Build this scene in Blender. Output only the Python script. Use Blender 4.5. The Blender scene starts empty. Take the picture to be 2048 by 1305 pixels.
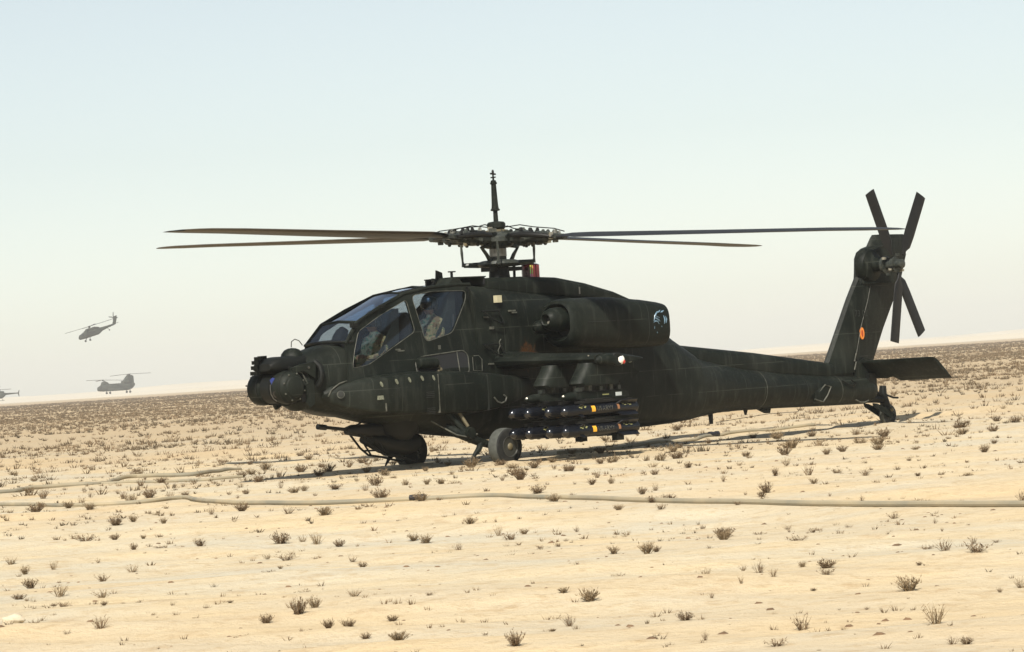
import bpy, bmesh, math, random
import numpy as np
from mathutils import Vector, Matrix
from mathutils.geometry import tessellate_polygon
random.seed(7); RNG = np.random.default_rng(11)
R = math.radians; PI = math.pi
S = bpy.context.scene
COL = S.collection

# ---------------------------------------------------------------- camera, sky, sun, exposure
PITCH, ROLL, CAMH = R(0.778), R(3.7), 1.4013
cam_d = bpy.data.cameras.new('camera'); cam = bpy.data.objects.new('camera', cam_d); COL.objects.link(cam)
cam_d.sensor_width = 36.0; cam_d.lens = 6321.05 / 2048 * 36.0
cam_d.clip_start = 0.5; cam_d.clip_end = 20000
_f = Vector((0, math.cos(PITCH), math.sin(PITCH))); _u0 = Vector((0, -math.sin(PITCH), math.cos(PITCH))); _r0 = Vector((1, 0, 0))
_r = _r0 * math.cos(ROLL) - _u0 * math.sin(ROLL); _u = _r0 * math.sin(ROLL) + _u0 * math.cos(ROLL)
cam.matrix_world = Matrix(((_r.x, _u.x, -_f.x, 0), (_r.y, _u.y, -_f.y, 0), (_r.z, _u.z, -_f.z, CAMH), (0, 0, 0, 1)))
S.camera = cam

SUN_EL, SUN_AZ = R(46), R(188.6)            # azimuth clockwise from +Y: behind the camera, a little to its left
W = bpy.data.worlds.new('World'); S.world = W; W.use_nodes = True
nt = W.node_tree; nt.nodes.clear()
sky = nt.nodes.new('ShaderNodeTexSky'); sky.sky_type = 'NISHITA'; sky.sun_disc = False
sky.sun_elevation = SUN_EL; sky.sun_rotation = SUN_AZ
sky.altitude = 0; sky.air_density = 1.0; sky.dust_density = 0.4; sky.ozone_density = 1.0
bg = nt.nodes.new('ShaderNodeBackground'); bg.inputs['Strength'].default_value = 0.080
wo = nt.nodes.new('ShaderNodeOutputWorld')
hs = nt.nodes.new('ShaderNodeHueSaturation'); hs.inputs['Saturation'].default_value = 0.46
nt.links.new(sky.outputs[0], hs.inputs['Color']); tn = nt.nodes.new('ShaderNodeMix'); tn.data_type = 'RGBA'; tn.blend_type = 'MULTIPLY'; tn.inputs[0].default_value = 1.0; tn.inputs[7].default_value = (0.975, 1.0, 0.972, 1)
nt.links.new(hs.outputs[0], tn.inputs[6]); nt.links.new(tn.outputs[2], bg.inputs[0]); nt.links.new(bg.outputs[0], wo.inputs[0])
sd = bpy.data.lights.new('sun', 'SUN'); sd.energy = 5.0; sd.angle = R(0.5); sd.color = (1.0, 0.94, 0.84)
sun = bpy.data.objects.new('sun', sd); COL.objects.link(sun)
_d = Vector((-math.sin(SUN_AZ) * math.cos(SUN_EL), -math.cos(SUN_AZ) * math.cos(SUN_EL), -math.sin(SUN_EL)))
sun.rotation_euler = _d.to_track_quat('-Z', 'Y').to_euler(); sun.location = (0, 0, 60)
S.view_settings.view_transform = 'Standard'; S.view_settings.look = 'None'
S.view_settings.exposure = 0.54; S.view_settings.gamma = 1.0; S.view_settings.use_curve_mapping = False
S.render.engine = 'CYCLES'
S.cycles.use_denoising = True
S.cycles.max_bounces = 8; S.cycles.transparent_max_bounces = 24; S.cycles.volume_bounces = 1
S.cycles.sample_clamp_indirect = 8

# ---------------------------------------------------------------- materials
def lk(t, a, b): t.links.new(a, b)
def ramp(t, fac, stops):
    n = t.nodes.new('ShaderNodeValToRGB'); e = n.color_ramp.elements
    while len(e) < len(stops): e.new(0.5)
    for k, (p, c) in enumerate(stops): e[k].position = p; e[k].color = (c[0], c[1], c[2], 1) if hasattr(c, '__len__') else (c, c, c, 1)
    lk(t, fac, n.inputs[0]); return n.outputs[0]
def noise(t, co, scale, detail=4, rough=0.55, mapscale=None, dist=0.0):
    n = t.nodes.new('ShaderNodeTexNoise'); n.inputs['Scale'].default_value = scale; n.inputs['Detail'].default_value = detail
    n.inputs['Roughness'].default_value = rough; n.inputs['Distortion'].default_value = dist
    if mapscale:
        m = t.nodes.new('ShaderNodeMapping'); m.inputs['Scale'].default_value = mapscale; lk(t, co, m.inputs[0]); co = m.outputs[0]
    lk(t, co, n.inputs['Vector']); return n.outputs['Fac']
def mix(t, fac, a, b, mode='MIX'):
    n = t.nodes.new('ShaderNodeMix'); n.data_type = 'RGBA'; n.blend_type = mode; n.clamp_factor = True
    for v, s in ((fac, n.inputs[0]), (a, n.inputs[6]), (b, n.inputs[7])):
        if isinstance(v, bpy.types.NodeSocket): lk(t, v, s)
        elif hasattr(v, '__len__'): s.default_value = (*v[:3], 1)
        else: s.default_value = v
    return n.outputs[2]
def math_(t, op, a, b=0.0, c=None, clamp=False):
    n = t.nodes.new('ShaderNodeMath'); n.operation = op; n.use_clamp = clamp
    for v, s in zip((a, b, c), n.inputs):
        if v is None: continue
        if isinstance(v, bpy.types.NodeSocket): lk(t, v, s)
        else: s.default_value = v
    return n.outputs[0]
def new_mat(name):
    m = bpy.data.materials.new(name); m.use_nodes = True; t = m.node_tree; t.nodes.clear()
    o = t.nodes.new('ShaderNodeOutputMaterial'); b = t.nodes.new('ShaderNodeBsdfPrincipled'); lk(t, b.outputs[0], o.inputs[0])
    c = t.nodes.new('ShaderNodeTexCoord')
    return m, t, b, c.outputs['Object'], o
def bump(t, b, h, strength, dist):
    n = t.nodes.new('ShaderNodeBump'); n.inputs['Strength'].default_value = strength; n.inputs['Distance'].default_value = dist
    lk(t, h, n.inputs['Height']); lk(t, n.outputs[0], b.inputs['Normal'])
M = {}
def simple(name, col, rough=0.6, metal=0.0, var=0.25, scale=6.0, col2=None, spec=0.5, grain=0.0):
    m, t, b, co, o = new_mat(name)
    c2 = col2 or tuple(v * (1 - var) for v in col)
    n = noise(t, co, scale, 5)
    lk(t, mix(t, ramp(t, n, [(0.35, 0.0), (0.65, 1.0)]), col, c2), b.inputs['Base Color'])
    b.inputs['Roughness'].default_value = rough; b.inputs['Metallic'].default_value = metal
    b.inputs['Specular IOR Level'].default_value = spec
    if grain: bump(t, b, noise(t, co, scale * 20, 3), 0.4, grain)
    M[name] = m; return m
def hull_mat(name, base, dusty, stain=None):
    m, t, b, co, o = new_mat(name)
    n1 = noise(t, co, 2.2, 6, 0.6); n2 = noise(t, co, 26, 4, 0.7); n3 = noise(t, co, 1.5, 5, 0.6, (6, 6, 0.8))
    c = mix(t, ramp(t, n1, [(0.3, 0.0), (0.7, 1.0)]), base, tuple(v * 0.55 for v in base))
    c = mix(t, math_(t, 'MULTIPLY', ramp(t, noise(t, co, 0.9, 4, 0.5), [(0.5, 0.0), (0.75, 1.0)]), 0.22), c, dusty)      # sun-faded patches
    c = mix(t, math_(t, 'MULTIPLY', ramp(t, n3, [(0.52, 0.0), (0.75, 1.0)]), 0.35), c, dusty)          # vertical dusty streaks
    c = mix(t, math_(t, 'MULTIPLY', ramp(t, n2, [(0.55, 0.0), (0.8, 1.0)]), 0.35), c, dusty)           # scuffs
    sp = t.nodes.new('ShaderNodeSeparateXYZ'); lk(t, co, sp.inputs[0]); cb = t.nodes.new('ShaderNodeCombineXYZ'); lk(t, sp.outputs[0], cb.inputs[0]); lk(t, sp.outputs[2], cb.inputs[1])
    br = t.nodes.new('ShaderNodeTexBrick'); br.offset = 0.37; br.squash = 0.7; br.squash_frequency = 3; lk(t, cb.outputs[0], br.inputs['Vector'])
    for k_, v_ in (('Scale', 1.0), ('Mortar Size', 0.006), ('Mortar Smooth', 0.3), ('Brick Width', 0.83), ('Row Height', 0.41)): br.inputs[k_].default_value = v_
    seam = math_(t, 'MULTIPLY', br.outputs['Fac'], ramp(t, noise(t, co, 1.7, 2), [(0.42, 0.0), (0.55, 1.0)]))
    c = mix(t, math_(t, 'MULTIPLY', seam, 0.55), c, dusty)                                             # dust lying in the skin seams
    if stain:
        (sx, sy, sz), rad = stain
        v = t.nodes.new('ShaderNodeVectorMath'); v.operation = 'DISTANCE'; v.inputs[1].default_value = (sx, sy, sz); lk(t, co, v.inputs[0])
        k = math_(t, 'SUBTRACT', math_(t, 'ADD', v.outputs['Value'], math_(t, 'MULTIPLY', noise(t, co, 14, 6, 0.75, (1, 1, .5)), 0.9)), 0.42)
        lk_ = ramp(t, k, [(rad * 0.3, 0.55), (rad * 0.8, 0.0)])
        c = mix(t, lk_, c, (0.10, 0.035, 0.008))
    lk(t, c, b.inputs['Base Color'])
    lk(t, ramp(t, n2, [(0.3, 0.42), (0.7, 0.66)]), b.inputs['Roughness'])
    b.inputs['Specular IOR Level'].default_value = 0.13
    bump(t, b, n2, 0.25, 0.004)
    M[name] = m
hull_mat('hull', (0.0066, 0.0092, 0.0068), (0.050, 0.054, 0.044), ((0.06, 0.62, 1.60), 0.30))
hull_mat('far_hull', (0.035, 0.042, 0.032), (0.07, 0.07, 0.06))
simple('black_metal', (0.006, 0.007, 0.006), 0.55, 0.0, spec=.2)
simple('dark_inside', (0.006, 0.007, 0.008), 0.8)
simple('gun_metal', (0.012, 0.012, 0.011), 0.45, 0.2, spec=.3)
simple('steel', (0.16, 0.155, 0.14), 0.35, 0.8)
simple('worn_edge', (0.10, 0.10, 0.08), 0.6, 0.0, 0.55, 14, (0.025, 0.027, 0.02))
simple('hub_metal', (0.014, 0.018, 0.017), 0.45, 0.2, 0.6, 22, (0.045, 0.05, 0.04))
simple('bright_bolt', (0.45, 0.42, 0.34), 0.3, 0.7)
simple('blade', (0.010, 0.010, 0.010), 0.5, 0.0, 0.3, spec=.25)
simple('blade_edge_bounce', (0.060, 0.045, 0.026), 0.55)
simple('rubber', (0.010, 0.011, 0.011), 0.75, 0.0, 0.3, 9, (0.022, 0.022, 0.020), grain=0.003, spec=.2)
simple('dusty_rubber', (0.070, 0.075, 0.065), 0.85, 0.0, 0.4, 12, grain=0.006)
simple('rim', (0.035, 0.036, 0.030), 0.6, 0.2)
simple('hub_cap', (0.12, 0.10, 0.055), 0.6)
simple('missile_body', (0.005, 0.006, 0.009), 0.25, 0.0, 0.4, 12, spec=0.3)
simple('missile_dome', (0.004, 0.005, 0.008), 0.16, 0.0, spec=0.8)
simple('yellow_paint', (0.85, 0.42, 0.03), 0.5)
simple('brown_paint', (0.26, 0.12, 0.05), 0.5)
simple('stencil_yellow', (0.30, 0.29, 0.11), 0.6)
simple('stencil_grey', (0.075, 0.072, 0.052), 0.6)
simple('stencil_dark', (0.012, 0.014, 0.011), 0.7)
simple('pale_label', (0.55, 0.58, 0.55), 0.5)
simple('cream_patch', (0.50, 0.46, 0.30), 0.7)
simple('spot_paint', (0.20, 0.21, 0.15), 0.7, 0.0, 0.5, 40)
simple('emblem_blue', (0.16, 0.27, 0.36), 0.35, 0.0, 0.5, 30)
simple('orange_paint', (0.75, 0.23, 0.03), 0.5)
simple('red_paint', (0.36, 0.05, 0.015), 0.5)
simple('lens_white', (0.75, 0.73, 0.66), 0.12)
simple('lens_red', (0.45, 0.03, 0.02), 0.12)
simple('lens_blue', (0.02, 0.035, 0.17), 0.06)
simple('glint_red', (0.28, 0.045, 0.05), 0.12, 0.4)
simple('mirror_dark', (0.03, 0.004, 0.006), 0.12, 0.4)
simple('glint_lime', (0.50, 0.62, 0.10), 0.15, 0.2)
simple('glint_green', (0.22, 0.60, 0.12), 0.15, 0.2)
simple('glint_violet', (0.45, 0.25, 0.45), 0.15, 0.2)
simple('seat', (0.03, 0.035, 0.03), 0.8)
simple('helmet', (0.03, 0.035, 0.028), 0.35)
simple('visor', (0.008, 0.009, 0.010), 0.08)
simple('skin', (0.36, 0.20, 0.13), 0.55)
simple('hose', (0.19, 0.175, 0.13), 0.8, 0.0, 0.35, 1.3, (0.32, 0.265, 0.17), grain=0.002)
simple('coupling', (0.03, 0.03, 0.035), 0.5, 0.3)
simple('white_stone', (0.55, 0.47, 0.34), 0.9, 0.0, 0.25, 14, grain=0.004)
simple('clod', (0.18, 0.11, 0.058), 0.95, 0.0, 0.45, 3)
simple('twig', (0.17, 0.112, 0.058), 0.9, 0.0, 0.55, 9, (0.10, 0.066, 0.034))
simple('twig_green', (0.155, 0.11, 0.06), 0.9, 0.0, 0.5, 9, (0.23, 0.165, 0.09))
simple('far_scrub', (0.195, 0.135, 0.075), 0.95, 0.0, 0.5, 0.3, (0.075, 0.058, 0.034))

def camo_mat():
    m, t, b, co, o = new_mat('camo')
    n1 = noise(t, co, 9, 3); n2 = noise(t, co, 14, 3, 0.5, (1, 1, 1.7))
    c = mix(t, ramp(t, n1, [(0.5, 0.0), (0.54, 1.0)]), (0.36, 0.29, 0.15), (0.20, 0.13, 0.065))
    c = mix(t, ramp(t, n2, [(0.57, 0.0), (0.6, 1.0)]), c, (0.15, 0.19, 0.09))
    lk(t, c, b.inputs['Base Color']); b.inputs['Roughness'].default_value = 0.9; M['camo'] = m
camo_mat()
def glass_mat(name, tint, gloss):
    m, t, b, co, o = new_mat(name); t.nodes.remove(b)
    tr = t.nodes.new('ShaderNodeBsdfTransparent'); tr.inputs[0].default_value = (*tint, 1)
    gl = t.nodes.new('ShaderNodeBsdfGlossy'); gl.inputs['Roughness'].default_value = 0.03; gl.inputs[0].default_value = (0.9, 0.94, 1, 1)
    lw = t.nodes.new('ShaderNodeLayerWeight'); lw.inputs[0].default_value = 0.5
    fr = math_(t, 'MULTIPLY_ADD', math_(t, 'POWER', lw.outputs['Facing'], 5.0), 0.96, 0.03)
    mx = t.nodes.new('ShaderNodeMixShader'); lk(t, math_(t, 'ADD', fr, gloss, clamp=True), mx.inputs[0])
    lk(t, tr.outputs[0], mx.inputs[1]); lk(t, gl.outputs[0], mx.inputs[2]); lk(t, mx.outputs[0], o.inputs[0]); M[name] = m
glass_mat('glass', (0.72, 0.755, 0.78), 0.01)
glass_mat('roof_glass', (0.42, 0.55, 0.72), 0.08)

def sand_mat():
    m, t, b, co, o = new_mat('sand')
    g = t.nodes.new('ShaderNodeNewGeometry').outputs['Position']
    big = noise(t, g, 0.10, 5, 0.6, (0.5, 1, 1)); mid = noise(t, g, 0.55, 6, 0.65, (0.55, 1.0, 1)); fine = noise(t, g, 7, 5, 0.7); grit = noise(t, g, 60, 3, 0.7)
    c = mix(t, ramp(t, mid, [(0.35, 0.0), (0.62, 1.0)]), (0.535, 0.432, 0.272), (0.47, 0.425, 0.325))
    c = mix(t, math_(t, 'MULTIPLY', ramp(t, big, [(0.45, 0.0), (0.7, 1.0)]), 0.55), c, (0.52, 0.365, 0.19))
    c = mix(t, math_(t, 'MULTIPLY', ramp(t, fine, [(0.52, 0.0), (0.68, 1.0)]), 0.6), c, (0.38, 0.28, 0.16))
    c = mix(t, math_(t, 'MULTIPLY', ramp(t, noise(t, g, 2.3, 8, 0.75), [(0.55, 0.0), (0.66, 1.0)]), 0.55), c, (0.37, 0.26, 0.145))
    c = mix(t, math_(t, 'MULTIPLY', ramp(t, grit, [(0.56, 0.0), (0.70, 1.0)]), 0.6), c, (0.33, 0.24, 0.14))
    # far off the single shrubs can no longer be told apart: scrub colour from 500 m on, ending in bare pale sand
    sep = t.nodes.new('ShaderNodeSeparateXYZ'); lk(t, g, sep.inputs[0])
    far = ramp(t, math_(t, 'DIVIDE', sep.outputs['Y'], 3000.0), [(0.12, 0.0), (0.28, 1.0), (0.36, 1.0), (0.5, 0.0)])
    sp = ramp(t, noise(t, g, 0.12, 4, 0.7), [(0.35, 0.25), (0.6, 0.8)])
    c = mix(t, math_(t, 'MULTIPLY', far, sp), c, (0.22, 0.165, 0.10))
    far_tone = ramp(t, math_(t, 'DIVIDE', sep.outputs['Y'], 400.0), [(0.10, 0.0), (0.26, 1.0)])       # darker, browner ground colour farther out
    c = mix(t, math_(t, 'MULTIPLY', far_tone, 0.72), c, (0.36, 0.27, 0.165))
    lk(t, c, b.inputs['Base Color']); b.inputs['Roughness'].default_value = 0.95; b.inputs['Specular IOR Level'].default_value = 0.1
    h = math_(t, 'ADD', math_(t, 'MULTIPLY', fine, 1.0), math_(t, 'MULTIPLY', grit, 0.25))
    bump(t, b, h, 0.9, 0.03); M['sand'] = m
sand_mat()
simple('dune_sand', (0.60, 0.52, 0.38), 0.95, 0.0, 0.12, 0.01)

# ---------------------------------------------------------------- mesh helpers
class MB:
    def __init__(s): s.v = []; s.f = []
    def add(s, vs, fs):
        n = len(s.v); s.v += [tuple(p) for p in vs]; s.f += [tuple(i + n for i in f) for f in fs]; return s
    def box(s, x0, x1, y0, y1, z0, z1):
        return s.add([(x, y, z) for z in (z0, z1) for y in (y0, y1) for x in (x0, x1)],
                     [(0, 2, 3, 1), (4, 5, 7, 6), (0, 1, 5, 4), (2, 6, 7, 3), (0, 4, 6, 2), (1, 3, 7, 5)])
    def loft(s, rings, cap=True, closed=True):
        n = len(rings[0]); vs = [p for r in rings for p in r]; fs = []
        for k in range(len(rings) - 1):
            for i in range(n if closed else n - 1):
                j = (i + 1) % n; fs.append((k * n + i, k * n + j, (k + 1) * n + j, (k + 1) * n + i))
        if cap: fs.append(tuple(range(n - 1, -1, -1))); fs.append(tuple((len(rings) - 1) * n + i for i in range(n)))
        return s.add(vs, fs)
    def tube(s, pts, r, seg=8, cap=True, flat=1.0):
        pts = [Vector(p) for p in pts]; rr = r if hasattr(r, '__len__') else [r] * len(pts); rings = []
        up = None
        for k, p in enumerate(pts):
            d = (pts[min(k + 1, len(pts) - 1)] - pts[max(k - 1, 0)]).normalized()
            if up is None: up = Vector((0, 0, 1)) if abs(d.z) < 0.9 else Vector((0, 1, 0))
            a = d.cross(up).normalized(); up = a.cross(d).normalized()
            rings.append([p + (a * math.cos(2 * PI * i / seg) + up * math.sin(2 * PI * i / seg) * flat) * rr[k] for i in range(seg)])
        return s.loft(rings, cap)
    def lathe(s, o, ax, prof, seg=20, cap=True):          # prof: (distance along axis, radius)
        o = Vector(o); ax = Vector(ax).normalized(); a = ax.orthogonal().normalized(); b = ax.cross(a)
        return s.loft([[o + ax * d + (a * math.cos(2 * PI * i / seg) + b * math.sin(2 * PI * i / seg)) * max(r, 1e-4) for i in range(seg)] for d, r in prof], cap)
    def prism(s, poly, fn0, fn1):               # 2-D outline placed twice by two functions
        return s.loft([[fn0(*p) for p in poly], [fn1(*p) for p in poly]])
    def holed(s, outer, holes, fn0, fn1):       # plate with holes: fn0 outer skin, fn1 inner skin
        loops = [outer] + holes
        tris = tessellate_polygon([[Vector((p[0], p[1], 0)) for p in l] for l in loops]); flat = [p for l in loops for p in l]; n = len(flat)
        vs = [fn0(*p) for p in flat] + [fn1(*p) for p in flat]; fs = [tuple(t) for t in tris] + [tuple(i + n for i in reversed(t)) for t in tris]
        k = 0
        for l in loops:
            m = len(l)
            for i in range(m): j = (i + 1) % m; fs.append((k + i, k + j, n + k + j, n + k + i))
            k += m
        return s.add(vs, fs)
    def build(s, name, mat, parent=None, sharp=35, smooth=True):
        me = bpy.data.meshes.new(name); me.from_pydata(s.v, [], s.f); me.validate()
        bm = bmesh.new(); bm.from_mesh(me); bmesh.ops.recalc_face_normals(bm, faces=bm.faces); bm.to_mesh(me); bm.free()
        me.materials.append(M[mat])
        if smooth:
            me.polygons.foreach_set('use_smooth', [True] * len(me.polygons)); me.set_sharp_from_angle(angle=R(sharp))
        o = bpy.data.objects.new(name, me); COL.objects.link(o)
        if parent: o.parent = parent
        return o
def box(name, mat, parent, *b): return MB().box(*b).build(name, mat, parent)
def tube(name, mat, parent, pts, r, seg=8, **k): return MB().tube(pts, r, seg, **k).build(name, mat, parent)
def lathe(name, mat, parent, o, ax, prof, seg=20, cap=True): return MB().lathe(o, ax, prof, seg, cap).build(name, mat, parent)
def tag(o, label=None, cat=None, group=None, kind=None):
    for k, v in (('label', label), ('category', cat), ('group', group), ('kind', kind)):
        if v: o[k] = v
    return o
def empty(name, mat4):
    o = bpy.data.objects.new(name, None); COL.objects.link(o); o.empty_display_size = 0.3; o.matrix_world = mat4; return o
def copy_tree(o, parent=None):
    c = o.copy(); COL.objects.link(c)
    if parent: c.parent = parent
    for ch in o.children: copy_tree(ch, c)
    return c
def mirror_copy(o, parent=None):                # the same part on the other side (y -> -y)
    me = o.data.copy(); me.transform(Matrix.Diagonal((1, -1, 1, 1))); me.flip_normals()
    c = bpy.data.objects.new(o.name.split('.')[0], me); COL.objects.link(c); c.parent = parent or o.parent; return c
def sec(x, zb, zt, w, zm=None, nb=2.6, nt=2.6, N=9, yc=0.0):
    zm = (zb + zt) / 2 if zm is None else zm; out = []
    for k in range(4 * N):
        a = 2 * PI * k / (4 * N); c, s = math.cos(a), math.sin(a); n = nt if s >= 0 else nb
        y = w * math.copysign(abs(c) ** (2 / n), c); z = zm + ((zt - zm) if s >= 0 else (zm - zb)) * math.copysign(abs(s) ** (2 / n), s)
        out.append((x, yc + y, z))
    return out
def foil(n=9):                                  # unit symmetric aerofoil, chord from 0 to 1, half thickness +-0.5
    xs = [(1 - math.cos(PI * k / n)) / 2 for k in range(n + 1)]
    th = [5 * 0.2 * (0.2969 * math.sqrt(x) - 0.126 * x - 0.3516 * x * x + 0.2843 * x ** 3 - 0.1036 * x ** 4) / 0.2 for x in xs]
    return [(x, h) for x, h in zip(xs, th)] + [(x, -h) for x, h in reversed(list(zip(xs, th))[1:-1])]
FOIL = foil()
def text_mesh(body, size):
    cu = bpy.data.curves.new('lettering', 'FONT'); cu.body = body; cu.size = size; cu.align_x = 'LEFT'
    o = bpy.data.objects.new('lettering', cu); COL.objects.link(o)
    me = bpy.data.meshes.new_from_object(o.evaluated_get(bpy.context.evaluated_depsgraph_get()))
    bpy.data.objects.remove(o); return me

# ---------------------------------------------------------------- the ground
WAVES = []
for k in range(30):
    wl = 0.5 * 1.14 ** k * 0.9; a = random.uniform(-0.9, 0.9) + (PI / 2)
    WAVES.append((2 * PI / wl * math.cos(a) * 0.6, 2 * PI / wl * math.sin(a), random.uniform(0, 6.28), 0.0046 * wl ** 0.42))
H1 = [(-8.4,44.6),(-7.08,42.85),(-5.96,40.9),(-5.37,40.3),(-4.8,40.25),(-4.5,40.7),(-4.3,40.6),(-3.99,39.2),(-3.42,37.6),(-2.8,36.5),(-2.3,35.9),(-1.83,35.55),(-1.44,35.4),(-0.93,35.2),(-0.53,35.1),(-0.26,34.8),(-0.03,34.2),(0.18,33.6),(0.44,33.1),(0.6,32.75),(0.88,32.1),(1.19,31.35),(1.7,30.3),(2.35,29.05),(3.13,27.7),(4.12,26.1),(5.3,24.3)]
H1X, H1Y = [p[0] for p in H1], [p[1] for p in H1]
def gz(x, y):
    x = np.asarray(x, float); y = np.asarray(y, float); h = 0 * x
    for kx, ky, ph, a in WAVES: h = h + a * np.sin(kx * x + ky * y + ph)
    calm = np.clip((np.hypot((x + 0.2) / 6.0, (y - 49.5) / 4.5) - 0.6) / 0.8, 0.25, 1)      # trodden flat under the aircraft
    h = h * calm * np.clip(np.abs(y - np.interp(x, H1X, H1Y)) / 1.6, 0.12, 1)               # the hose lies along a smooth strip
    for wx, wy, a, s in ((-0.222, 47.833, .045, .26), (-1.70, 49.297, .045, .26), (6.554, 56.153, .03, .2)): h = h + a * np.exp(-((x - wx) ** 2 + (y - wy) ** 2) / s ** 2)   # sand pushed up round the tyres
    return h
def axis(a, b, step, grow, lim0, lim1):
    v = list(np.arange(a, b, step)); s = step
    while v[-1] < lim1: s *= grow; v.append(v[-1] + s)
    s = step
    while v[0] > lim0: s *= grow; v.insert(0, v[0] - s)
    return np.array(v)
gx = axis(-12, 12, 0.14, 1.13, -4200, 4200); gy = axis(11, 64, 0.14, 1.10, -600, 4200)
GX, GY = np.meshgrid(gx, gy); GZ = gz(GX, GY) * np.clip(1 - (np.hypot(GX, GY) - 60) / 200, 0.0, 1)
def fast_mesh(name, verts, loops, sizes, mat, smooth=False):
    me = bpy.data.meshes.new(name); me.vertices.add(len(verts)); me.vertices.foreach_set('co', np.asarray(verts, np.float32).ravel())
    me.loops.add(len(loops)); me.loops.foreach_set('vertex_index', np.asarray(loops, np.int32))
    st = np.concatenate([[0], np.cumsum(sizes)[:-1]]).astype(np.int32)
    me.polygons.add(len(sizes)); me.polygons.foreach_set('loop_start', st); me.polygons.foreach_set('loop_total', np.asarray(sizes, np.int32))
    if smooth: me.polygons.foreach_set('use_smooth', np.ones(len(sizes), bool))
    me.update(calc_edges=True); me.validate(); me.materials.append(M[mat])
    o = bpy.data.objects.new(name, me); COL.objects.link(o); return o
ny, nx = GX.shape
idx = np.arange(nx * ny).reshape(ny, nx)
q4 = np.stack([idx[:-1, :-1], idx[:-1, 1:], idx[1:, 1:], idx[1:, :-1]], -1).reshape(-1)
ground = fast_mesh('ground', np.stack([GX, GY, GZ], -1).reshape(-1, 3), q4, np.full((nx - 1) * (ny - 1), 4), 'sand', True)
tag(ground, kind='structure')
# far pale dunes
def dune(name, dist, hmax, seed, x0, x1, off):
    rg = random.Random(seed); ph = [rg.uniform(0, 6.28) for _ in range(5)]
    xs = np.linspace(x0, x1, 160); vs = []
    for t, k in ((-1, 0.0), (-0.5, 0.45), (0, 1.0), (0.6, 0.4), (1.2, 0.0)):
        for x in xs:
            h = hmax * (0.62 + off * x / 400 + 0.22 * math.sin(x / 190 + ph[0]) + 0.12 * math.sin(x / 83 + ph[1]) + 0.06 * math.sin(x / 37 + ph[2]))
            vs.append((x, dist + t * 260 + 60 * math.sin(x / 300 + ph[3]), max(h, 0.5) * k - 0.3))
    n = len(xs); i = np.arange(5 * n).reshape(5, n)
    q = np.stack([i[:-1, :-1], i[:-1, 1:], i[1:, 1:], i[1:, :-1]], -1).reshape(-1)
    o = fast_mesh(name, vs, q, np.full(4 * (n - 1), 4), 'dune_sand', True); tag(o, kind='structure')
dune('dunes', 2500, 4.6, 3, -1200, 1200, 0.25)
dune('dunes', 3500, 11.0, 5, -1700, 1700, 0.10)

# air full of fine dust
hz = MB().box(-4000, 4000, -550, 4000, -2.0, 44.0).build('haze', 'sand', None, smooth=False); tag(hz, kind='stuff')
hm = bpy.data.materials.new('haze_air'); hm.use_nodes = True; t = hm.node_tree; t.nodes.clear()
ho = t.nodes.new('ShaderNodeOutputMaterial'); hv = t.nodes.new('ShaderNodeVolumePrincipled')
hv.inputs['Color'].default_value = (0.64, 0.67, 0.70, 1); hv.inputs['Density'].default_value = 0.00026; hv.inputs['Anisotropy'].default_value = -0.1
lk(t, hv.outputs[0], ho.inputs['Volume']); hz.data.materials.clear(); hz.data.materials.append(hm)

# ---------------------------------------------------------------- desert shrubs
def shrub_mesh(name, seed, n, spread, upright, mat, leafy):
    rg = random.Random(seed); vs = []; fs = []
    def strip(p0, p1, p2, w):
        d = Vector((rg.uniform(-1, 1), rg.uniform(-1, 1), 0)).normalized() * w; k = len(vs)
        vs.extend([p0 - d, p0 + d, p1 + d * 0.75, p1 - d * 0.75, p2]); fs.extend([(k, k + 1, k + 2, k + 3), (k + 3, k + 2, k + 4)])
    for i in range(n):
        a = rg.uniform(0, 6.28); r = rg.uniform(0.0, 0.16) * spread; o = Vector((math.cos(a) * r, math.sin(a) * r, -0.03))
        lean = rg.uniform(0.05, 1.0) ** 0.7 * spread * 0.5; ln = rg.uniform(0.45, 1.0) * upright * (1.1 - 0.5 * lean / max(spread, 0.1))
        b = a + rg.uniform(-0.7, 0.7); tip = o + Vector((math.cos(b) * lean, math.sin(b) * lean, ln)); mid = o.lerp(tip, 0.5) + Vector((rg.uniform(-.05, .05), rg.uniform(-.05, .05), rg.uniform(0, .08)))
        strip(o, mid, tip, rg.uniform(0.010, 0.02))
        for _ in range(leafy):                                     # side twigs and small leaves
            s = rg.uniform(0.15, 0.95); q = o.lerp(mid, s * 2) if s < 0.5 else mid.lerp(tip, s * 2 - 1)
            e = q + Vector((rg.uniform(-.13, .13), rg.uniform(-.13, .13), rg.uniform(0.0, .16)))
            strip(q, q.lerp(e, 0.5), e, rg.uniform(0.010, 0.022))
    me = bpy.data.meshes.new(name); me.from_pydata([tuple(v) for v in vs], [], fs); me.materials.append(M[mat]); return me
SHRUB = []
for k in range(5): SHRUB.append(('wispy', shrub_mesh('desert_shrub', 20 + k, 30, 1.0, 0.95, ('twig', 'twig_green')[k % 2], 2)))
for k in range(6): SHRUB.append(('bushy', shrub_mesh('desert_shrub', 40 + k, 60, 0.95, 0.75, ('twig_green', 'twig')[k % 2], 6)))
for k in range(4): SHRUB.append(('low', shrub_mesh('desert_shrub', 60 + k, 36, 1.1, 0.5, 'twig', 3)))
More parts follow.
